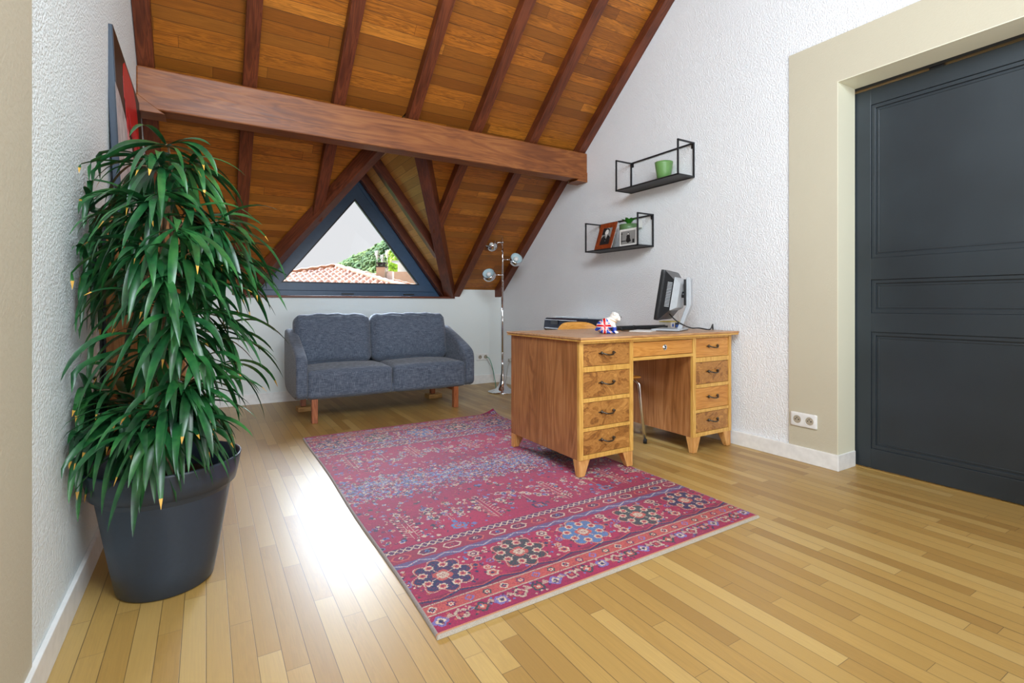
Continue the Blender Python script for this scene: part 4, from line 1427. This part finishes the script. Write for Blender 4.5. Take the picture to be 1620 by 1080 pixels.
hs_ = mpart(frustum(0.0, (-0.186, 0.004, 0.186, 0.321), 0.058, (-0.12, 0.085, 0.12, 0.262)), 'rear_housing', M['plastic_black'], tilt=True)
for sx in (-1, 1):
    b = MB()
    for k in range(17):
        z = 0.095 + k * 0.0095
        t0, t1 = 0.35, 0.75
        xa, ya = sx * (0.186 - 0.066 * t0), 0.058 * t0
        xb2, yb2 = sx * (0.186 - 0.066 * t1), 0.058 * t1
        b.add([(xa + sx * .001, ya + .001, z), (xb2 + sx * .001, yb2 + .001, z), (xb2 + sx * .001, yb2 + .001, z + 0.004), (xa + sx * .001, ya + .001, z + 0.004)], [(0, 1, 2, 3)])
    mpart(b, 'vent_slots', M['plastic_grey'], hs_, 0, True)
mpart(frustum(0.050, (-0.135, 0.070, 0.135, 0.290), 0.085, (-0.10, 0.095, 0.10, 0.250)), 'back_cover', M['plastic_grey'], tilt=True, bevel=0.004)
b = MB(); b.tube([(0, 0.085, 0.235), (0, 0.150, 0.235)], 0.020, 16); mpart(b, 'pivot', M['plastic_black'], bevel=0)
mpart(MB().box((-0.030, 0.128, 0.165), (0.030, 0.144, 0.335)), 'stand_insert', M['plastic_black'])
b = MB().prism([(-0.034, 0.144, 0.345), (-0.034, 0.160, 0.350), (-0.034, 0.172, 0.335), (-0.034, 0.172, 0.165), (-0.034, 0.115, 0.010), (-0.034, 0.085, 0.010), (-0.034, 0.144, 0.165)], (0.068, 0, 0))
mpart(b, 'stand', M['plastic_grey'], bevel=0.004)
mpart(MB().rbox((-0.13, -0.06, 0.002), (0.13, 0.125, 0.014), 0.005, n=6), 'base', M['plastic_grey'], bevel=0)
mpart(MB().box((-0.128, -0.058, 0.0), (0.128, 0.123, 0.004)), 'base_foot', M['rubber'])

# keyboard
kb = thing('keyboard', 'flat black computer keyboard on the desk beside the monitor', 'keyboard', (2.575, 2.56, DT), math.radians(-2))
b = MB().prism([(-0.215, -0.075, 0.001), (-0.215, 0.075, 0.001), (-0.215, 0.075, 0.012), (-0.215, -0.075, 0.024)], (0.43, 0, 0)); b.build('case', M['plastic_black'], kb, bevel=0.004)
b = MB()
for r_ in range(6):
    yk = -0.062 + r_ * 0.0225
    zk = 0.024 - (yk + 0.075) / 0.15 * 0.012
    for c_ in range(20):
        if r_ == 5 and 4 < c_ < 10: continue
        b.box((-0.205 + c_ * 0.0206, yk, zk - 0.002), (-0.205 + c_ * 0.0206 + 0.017, yk + 0.018, zk + 0.005))
    if r_ == 5: b.box((-0.10, yk, zk - 0.002), (-0.003, yk + 0.018, zk + 0.005))
b.build('keys', M['rubber'], kb, bevel=0.001)

# bulldog figurine with a union flag coat
def dog():
    t = thing('dog_figurine', 'small white sitting bulldog figurine painted with a red, white and blue flag on the desk', 'figurine', (2.035, 2.262, DT), math.radians(-34))
    t.scale = (1.28, 1.28, 1.2)
    b = MB()
    S_ = lambda x, y, z, r, sc=(1, 1, 1): b.sphere((x, y, z), r, 18, 12, sc)
    S_(-0.022, 0, 0.034, 0.034, (1.0, 0.95, 1.0)); S_(-0.006, 0, 0.048, 0.031, (1, .95, 1.0)); S_(0.010, 0, 0.055, 0.027, (1, .95, 1.05))
    for sy in (-1, 1):
        S_(-0.020, sy * 0.022, 0.018, 0.018, (1.2, .8, 1)); S_(0.002, sy * 0.025, 0.008, 0.009, (1.7, .9, .8))
        b.tube([(0.020, sy * 0.018, 0.050), (0.026, sy * 0.021, 0.028), (0.026, sy * 0.022, 0.008)], 0.0095, 10); S_(0.032, sy * 0.022, 0.007, 0.009, (1.4, 1, .75))
        S_(0.026, sy * 0.024, 0.098, 0.0075, (1.0, .6, 1.2)); S_(0.047, sy * 0.009, 0.070, 0.0085)
    S_(0.030, 0, 0.083, 0.0235, (1, 1.05, .95)); S_(0.046, 0, 0.077, 0.0125, (.9, 1.25, .9)); S_(0.044, 0, 0.066, 0.0085, (1, 1.3, .7))
    S_(-0.054, 0, 0.020, 0.007)
    g = G('figurine_flag_glaze')
    s = g.sep(g.obj())
    u = g.math('ADD', s[0], 0.020); v = g.math('SUBTRACT', s[2], 0.040)
    cross = g.math('MINIMUM', g.math('ABSOLUTE', u), g.math('ABSOLUTE', g.math('ADD', v, 0.0)))
    dg = g.math('MINIMUM', g.math('ABSOLUTE', g.math('SUBTRACT', g.math('MULTIPLY', u, 1.1), v)), g.math('ABSOLUTE', g.math('ADD', g.math('MULTIPLY', u, 1.1), v)))
    blue, white_, red = srgb(14, 60, 170), srgb(238, 234, 228), srgb(196, 16, 32)
    c1 = g.mix(g.math('LESS_THAN', dg, 0.0055), blue, white_)
    c1 = g.mix(g.math('LESS_THAN', dg, 0.0022), c1, red)
    c1 = g.mix(g.math('LESS_THAN', cross, 0.0085), c1, white_)
    c1 = g.mix(g.math('LESS_THAN', cross, 0.0052), c1, red)
    coat = g.math('LESS_THAN', g.math('ADD', s[0], g.math('MULTIPLY', g.math('SUBTRACT', s[2], 0.05), 0.55)), 0.004)
    c1 = g.mix(coat, white_, c1)
    leg = g.math('MULTIPLY', g.math('GREATER_THAN', s[0], 0.016), g.math('LESS_THAN', g.math('ABSOLUTE', g.math('SUBTRACT', s[2], 0.024)), 0.009))
    c1 = g.mix(leg, c1, blue)
    g.set(color=c1, rough=0.15, coat=0.5)
    o = b.build('body', g.m, t)
    rm = o.modifiers.new('remesh', 'REMESH'); rm.mode = 'VOXEL'; rm.voxel_size = 0.0016; rm.use_smooth_shade = True
    sm = o.modifiers.new('smooth', 'SMOOTH'); sm.iterations = 5
    MB().sphere((0.0575, 0, 0.081), 0.0042, 10, 8, (.7, 1.2, .9)).build('nose', M['rubber'], t)
    for sy in (-1, 1): MB().sphere((0.0495, sy * 0.0095, 0.089), 0.0026, 8, 6).build('eye', M['rubber'], t)
    pts = [(0.018 + 0.024 * math.cos(a) * 0.9, 0.024 * math.sin(a), 0.064 + 0.010 * math.cos(a + math.pi)) for a in np.linspace(0, 2 * math.pi, 28)]
    MB().tube(pts, 0.0018, 6, caps=False).build('collar', M['desk_honey'], t)
dog()

# carton behind the monitor
ct = thing('carton', 'small white and blue printed carton behind the monitor on the desk', 'box', (2.865, 2.53, DT), math.radians(12))
MB().box((-0.065, -0.045, 0), (0.065, 0.045, 0.048)).build('body', M['paper'], ct, bevel=0.001)
MB().box((-0.067, -0.047, 0.046), (0.067, 0.047, 0.052)).build('lid', plain('yellow_lid', (214, 196, 70), 0.5), ct, bevel=0.001)
MB().box((-0.010, -0.0462, 0.006), (0.045, -0.0452, 0.042)).build('dark_print', M['ink'], ct)
MB().box((0.000, -0.0470, 0.008), (0.035, -0.0463, 0.026)).build('blue_print', M['blue_box'], ct)
b = MB(); ell(b, -0.038, 0.024, 0.012, 0.012, -0.0462); b.build('round_print', M['blue_box'], ct)
MB().box((-0.10, -0.07, 0), (0.10, 0.07, 0.004)).build('paper_sheet', M['paper'], loc=(2.43, 2.36, DT), rot=(0, 0, 0.5), label='thin white paper lying flat on the desk between the dog figurine and the monitor', category='paper')
cable('monitor_cable', 'thick black cable from the monitor curling over the right side of the desk', [(2.60, 2.30, DT + 0.11), (2.62, 2.25, DT + 0.06), (2.68, 2.20, DT + 0.022), (2.73, 2.17, DT + 0.019), (2.82, 2.16, DT + 0.008), (2.90, 2.20, DT + 0.030), (2.945, 2.23, DT + 0.036), (2.972, 2.25, DT + 0.02), (2.980, 2.25, DT - 0.10)], 0.0042, M['rubber'])
cable('keyboard_cable', 'thin black cable looping on the desk in front of the keyboard', [(2.38, 2.50, DT + 0.012), (2.31, 2.44, DT + 0.003), (2.30, 2.37, DT + 0.003), (2.40, 2.42, DT + 0.004), (2.44, 2.47, DT + 0.03), (2.50, 2.44, DT + 0.02), (2.56, 2.40, DT + 0.003)], 0.0018, M['rubber'])

# printer on a side table behind the desk
tb = thing('side_table', 'low wooden side table against the right wall behind the desk, carrying the printer', 'table', (2.755, 3.43, 0))
MB().box((-0.225, -0.27, 0.655), (0.225, 0.27, 0.680)).build('tabletop', M['desk_honey'], tb, bevel=0.003)
for x in (-0.20, 0.20):
    for y in (-0.245, 0.245): MB().box((x - 0.018, y - 0.018, 0), (x + 0.018, y + 0.018, 0.655)).build('leg', M['desk_leg'], tb, bevel=0.003)
pr = thing('printer', 'glossy black inkjet printer behind the wooden chair by the right wall', 'printer', (2.755, 3.43, 0.681))
b = MB().prism([(-0.205, -0.23, 0.012), (-0.215, -0.23, 0.030), (-0.205, -0.23, 0.108), (-0.185, -0.23, 0.120), (-0.10, -0.23, 0.118), (0.205, -0.23, 0.100), (0.205, -0.23, 0.012)], (0, 0.46, 0))
b.build('case', M['plastic_navy'], pr, bevel=0.006, seg=3)
MB().prism([(-0.09, -0.225, 0.118), (0.20, -0.225, 0.101), (0.20, -0.225, 0.112), (-0.09, -0.225, 0.130)], (0, 0.45, 0)).build('lid', M['plastic_grey'], pr, bevel=0.003)
MB().box((-0.216, 0.02, 0.066), (-0.208, 0.12, 0.104)).build('display', M['ink'], pr, bevel=0.002)
MB().box((-0.217, -0.21, 0.028), (-0.209, 0.21, 0.036)).build('output_tray', M['plastic_grey'], pr, bevel=0.001)
MB().box((-0.20, -0.22, 0.0), (0.20, 0.22, 0.014)).build('foot', M['rubber'], pr)

# chair on the far side of the desk
ch = thing('school_chair', 'school chair with curved plywood back and chrome legs behind the desk', 'chair', (2.30, 2.66, 0), math.radians(-6))
b = MB()
n = 16
for (off, flip) in ((0, 0),):
    vs, fs = [], []
    for j in range(9):
        for i in range(n + 1):
            u = i / n * 2 - 1
            zz = j / 8 * 2 - 1
            hw = 0.195 * (1 - 0.12 * abs(zz) ** 3)
            x = u * hw
            zc_ = 0.70 + zz * 0.088 * (1 - 0.55 * abs(u) ** 4)
            y = 0.275 - 0.055 * u * u + 0.02 * zz
            vs += [(x, y, zc_), (x, y + 0.011, zc_)]
    W_ = n + 1
    I = lambda i, j, s: (j * W_ + i) * 2 + s
    for j in range(8):
        for i in range(n):
            fs += [(I(i, j, 0), I(i + 1, j, 0), I(i + 1, j + 1, 0), I(i, j + 1, 0)), (I(i, j, 1), I(i, j + 1, 1), I(i + 1, j + 1, 1), I(i + 1, j, 1))]
    for i in range(n): fs += [(I(i, 0, 0), I(i, 0, 1), I(i + 1, 0, 1), I(i + 1, 0, 0)), (I(i, 8, 0), I(i + 1, 8, 0), I(i + 1, 8, 1), I(i, 8, 1))]
    for j in range(8): fs += [(I(0, j, 0), I(0, j + 1, 0), I(0, j + 1, 1), I(0, j, 1)), (I(n, j, 0), I(n, j, 1), I(n, j + 1, 1), I(n, j + 1, 0))]
    b.add(vs, fs, True)
b.build('backrest', M['chair_wood'], ch)
b = MB(); b.rbox((-0.19, -0.225, 0.430), (0.19, 0.185, 0.444), 0.006, n=8); b.build('seat', M['chair_wood'], ch)
for sx in (-1, 1):
    MB().tube([(sx * 0.13, 0.10, 0.42), (sx * 0.155, -0.19, 0.42), (sx * 0.165, -0.205, 0.41), (sx * 0.178, -0.215, 0.39), (sx * 0.205, -0.24, 0.02)], 0.0105, 12).build('front_leg', M['chrome'], ch)
    MB().lathe([(0.0125, 0.001), (0.0130, 0.025), (0.011, 0.030)], (sx * 0.206, -0.2415, 0), 12).build('foot_cap', M['rubber'], ch)
    MB().tube([(sx * 0.150, 0.268, 0.735), (sx * 0.150, 0.245, 0.60), (sx * 0.168, 0.165, 0.44), (sx * 0.185, 0.20, 0.30), (sx * 0.20, 0.265, 0.02)], 0.0105, 12).build('rear_leg', M['chrome'], ch)
    MB().lathe([(0.0125, 0.001), (0.0130, 0.025), (0.011, 0.030)], (sx * 0.2005, 0.2665, 0), 12).build('foot_cap', M['rubber'], ch)

# ------------------------------------------------------------------ outside the window
FW = Vector((_s, _c, 0)); RT = Vector((_c, -_s, 0))
def far(lat, dep, z): return FW * dep + RT * lat + Vector((0, 0, z))


def tile_mat():
    g = G('terracotta_tiles')
    n = g.noise(g.obj(), 2.2, 3); f = g.noise(g.obj(), 14, 2)
    v = g.math('ADD', g.math('MULTIPLY', n, .5), g.math('MULTIPLY', f, .5))
    g.set(color=g.ramp(v, [(0.36, srgb(112, 66, 48)), (0.5, srgb(160, 108, 82)), (0.66, srgb(190, 146, 118))]), rough=0.85)
    return g.m
M['tile'] = tile_mat()
M['tile_ridge'] = plain('ridge_tile', (180, 128, 98), 0.85, var=0.2, nscale=4)
M['render'] = plain('house_render', (180, 170, 154), 0.9, nscale=3)
M['white_render'] = plain('white_render', (220, 220, 220), 0.9, nscale=3)
g = G('hillside_foliage')
n_ = g.noise(g.obj(), 0.22, 4); f_ = g.noise(g.obj(), 1.5, 4, 0.7)
g.bump(f_, 1.0, 0.6)
g.set(color=g.ramp(g.math('ADD', g.math('MULTIPLY', n_, .45), g.math('MULTIPLY', f_, .55)), [(0.38, srgb(40, 68, 40)), (0.5, srgb(74, 102, 50)), (0.64, srgb(116, 132, 66))]), rough=0.9, spec=0.1)
M['forest'] = g.m

house = thing('neighbour_house', 'neighbouring house with a terracotta barrel-tiled hip roof outside the window', 'building', far(-6.63, 19, 0))
hp, hw_ = 2.27, 5.2
pitch = 0.275
def roof_face(a, axis_u, outward):
    """one hip face as a corrugated, stepped grid"""
    b = MB()
    nu, nv = 360, 28
    vs, fs = [], []
    for j in range(nv + 1):
        t = j / nv
        d = 0.02 + t * hw_
        row = (t * nv) % 1
        for i in range(nu + 1):
            s_ = (i / nu * 2 - 1) * hw_
            inside = abs(s_) <= d
            ss = max(-d, min(d, s_))
            z = hp - d * pitch + 0.085 * abs(math.sin(s_ * math.pi / 0.23)) + (0.05 if j % 2 else 0)
            p = a + axis_u * ss + outward * d
            vs.append((p.x, p.y, z))
    for j in range(nv):
        for i in range(nu):
            q = [j * (nu + 1) + i, j * (nu + 1) + i + 1, (j + 1) * (nu + 1) + i + 1, (j + 1) * (nu + 1) + i]
            fs.append(q)
    b.add(vs, fs, False)
    return b
for (u_, o_) in ((RT, -FW), (FW, RT), (RT, FW), (FW, -RT)):
    b = roof_face(Vector((0, 0, 0)), u_, o_); o = b.build('roof_slope', M['tile'], house)
for (a_, b_) in ((1, 1), (1, -1), (-1, 1), (-1, -1)):
    e = (RT * a_ + FW * b_) * hw_
    pts = []
    for k in range(41):
        t = k / 40
        pts.append((e.x * t, e.y * t, hp + 0.06 - hw_ * pitch * t + 0.03 * (k % 2)))
    MB().tube(pts, 0.10, 8).build('ridge_tiles', M['tile_ridge'], house)
b = MB(); c4 = [RT * a_ * 4.8 + FW * b_ * 4.8 for a_, b_ in ((-1, -1), (1, -1), (1, 1), (-1, 1))]
b.prism([(p.x, p.y, -6) for p in c4], (0, 0, 6 + hp - hw_ * pitch + 0.05)); b.build('walls', M['render'], house)
# finial pots at the roof top right of the peak
pm = thing('chimney', 'rendered chimney stack with a tangle of aerials outside the window', 'chimney', far(-5.02, 19.4, 0.2))
b = MB(); q = lambda l, d_, z: tuple(RT * l + FW * d_ + Vector((0, 0, z)))
def fbox(b, l0, l1, d0, d1, z0, z1): b.prism([q(l0, d0, z0), q(l1, d0, z0), q(l1, d1, z0), q(l0, d1, z0)], (0, 0, z1 - z0))
fbox(b, -0.14, 0.18, -0.2, 0.25, 0.6, 2.12); b.build('stack', M['render'], pm)
b = MB(); fbox(b, -0.10, 0.02, -0.12, 0.2, 2.22, 2.30); fbox(b, -0.17, 0.21, -0.24, 0.29, 2.12, 2.17); fbox(b, -0.10, -0.06, -.1, .1, 2.17, 2.28); fbox(b, 0.10, 0.14, -.1, .1, 2.17, 2.28); fbox(b, -0.16, 0.20, -.2, .25, 2.28, 2.31)
b.build('cap', M['ink'], pm)
b = MB(); fbox(b, 0.20, 0.42, 0.0, 0.3, 0.6, 1.98); b.build('flue', M['white_render'], pm)
M['aerial'] = plain('aerial_metal', (190, 184, 178), 0.4, 0.0)
for lx, top in ((-0.16, 2.78), (0.05, 2.62), (0.24, 2.80)):
    b = MB().tube([q(lx, 0, 1.9), q(lx, 0, top)], 0.014, 6)
    for k in range(7):
        z = top - 0.03 - k * 0.045
        w_ = 0.11 - 0.008 * k
        b.tube([q(lx - w_, 0.05, z), q(lx + w_, -0.05, z + 0.01)], 0.007, 5)
    b.tube([q(lx - 0.10, 0, top - 0.15), q(lx + 0.14, 0, top - 0.28)], 0.010, 5)
    b.build('aerial', M['aerial'], pm)
wh = thing('white_house', 'pale flat-roofed house behind the chimney at the right of the window', 'building', far(-4.9, 26, 0))
b = MB(); fbox(b, -1.5, 6.0, -1.0, 6, -6, 2.52); b.build('wall', M['render'], wh)
b = MB(); fbox(b, -1.1, 6.0, 0.5, 5.5, 2.52, 3.08); b.build('upper_storey', M['white_render'], wh)
b = MB(); fbox(b, -1.35, 6.4, 0.2, 5.8, 3.08, 3.18); b.build('flat_roof', M['plastic_grey'], wh)

# wooded hill
def hill_h(l, d):
    prof = [(-120, -8), (-56, 2.5), (-50, 5.6), (-44, 8.3), (-38, 11.5), (-31, 15.0), (-26, 18.5), (-15, 27), (10, 36), (80, 40)]
    h = prof[-1][1]
    for (a, ha), (c, hc) in zip(prof, prof[1:]):
        if a <= l <= c:
            t = (l - a) / (c - a); h = ha + (hc - ha) * t; break
    t = max(0, min(1, (d - 66) / (120 - 66)))
    return -8 + (h + 8 - 1.6) * (t * t * (3 - 2 * t)) + (mnoise.noise(Vector((l * .06, d * .06, 0))) * 1.2 * t)
b = MB(); vs, fs = [], []
NL, ND = 90, 26
for j in range(ND + 1):
    for i in range(NL + 1):
        l = -120 + i * 200 / NL; d = 60 + j * 80 / ND
        p = far(l, d, hill_h(l, min(d, 120)) - max(0, d - 125) * 0.3); vs.append(tuple(p))
for j in range(ND):
    for i in range(NL): fs.append((j * (NL + 1) + i, j * (NL + 1) + i + 1, (j + 1) * (NL + 1) + i + 1, (j + 1) * (NL + 1) + i))
b.add(vs, fs, True); b.build('hill', M['forest'], kind=S)
random.seed(5)
ico = bmesh.new(); bmesh.ops.create_icosphere(ico, subdivisions=1, radius=1)
iv = [v.co.copy() for v in ico.verts]; iff = [[v.index for v in f.verts] for f in ico.faces]; ico.free()
b = MB()
for k in range(9500):
    d = random.uniform(74, 122); l = d * random.uniform(-0.50, -0.16)
    r_ = random.uniform(0.30, 0.85)
    c_ = far(l, d, hill_h(l, d) + r_ * 0.5)
    sd = random.random() * 50
    b.add([tuple(c_ + v * r_ * (1 + 0.7 * mnoise.noise(v * 2.2 + Vector((sd, 0, 0))))) for v in iv], iff, True)
b.build('woodland', M['forest'], label='dense green woodland covering the hillside outside the window', category='trees', kind='stuff')
g = G('bright_tree_foliage'); f_ = g.noise(g.obj(), 6, 4, 0.7)
g.set(color=g.ramp(f_, [(0.4, srgb(96, 136, 20)), (0.6, srgb(170, 200, 50))]), rough=0.8)
tr = thing('tree', 'bright yellow-green tree top beside the pale house outside the window', 'tree', far(-7.45, 33, 0.9))
b = MB()
for k in range(90):
    v = Vector((random.gauss(0, 1), random.gauss(0, 1), random.gauss(0, 1))).normalized() * random.random() ** .5 * 0.75
    r_ = 0.28
    b.add([tuple(Vector((0, 0, 2.7)) + v + w_ * r_ * (1 + 0.5 * mnoise.noise(w_ * 2 + v))) for w_ in iv], iff, True)
b.build('crown', g.m, tr)
MB().tube([(0, 0, -6), (0.1, 0, -1), (0, 0.1, 2.5)], 0.18, 8, taper=.5).build('trunk', M['bark'], tr)
MB().box((-150, -20, -8.3), (150, 170, -8.0)).build('ground', M['forest'], kind=S)
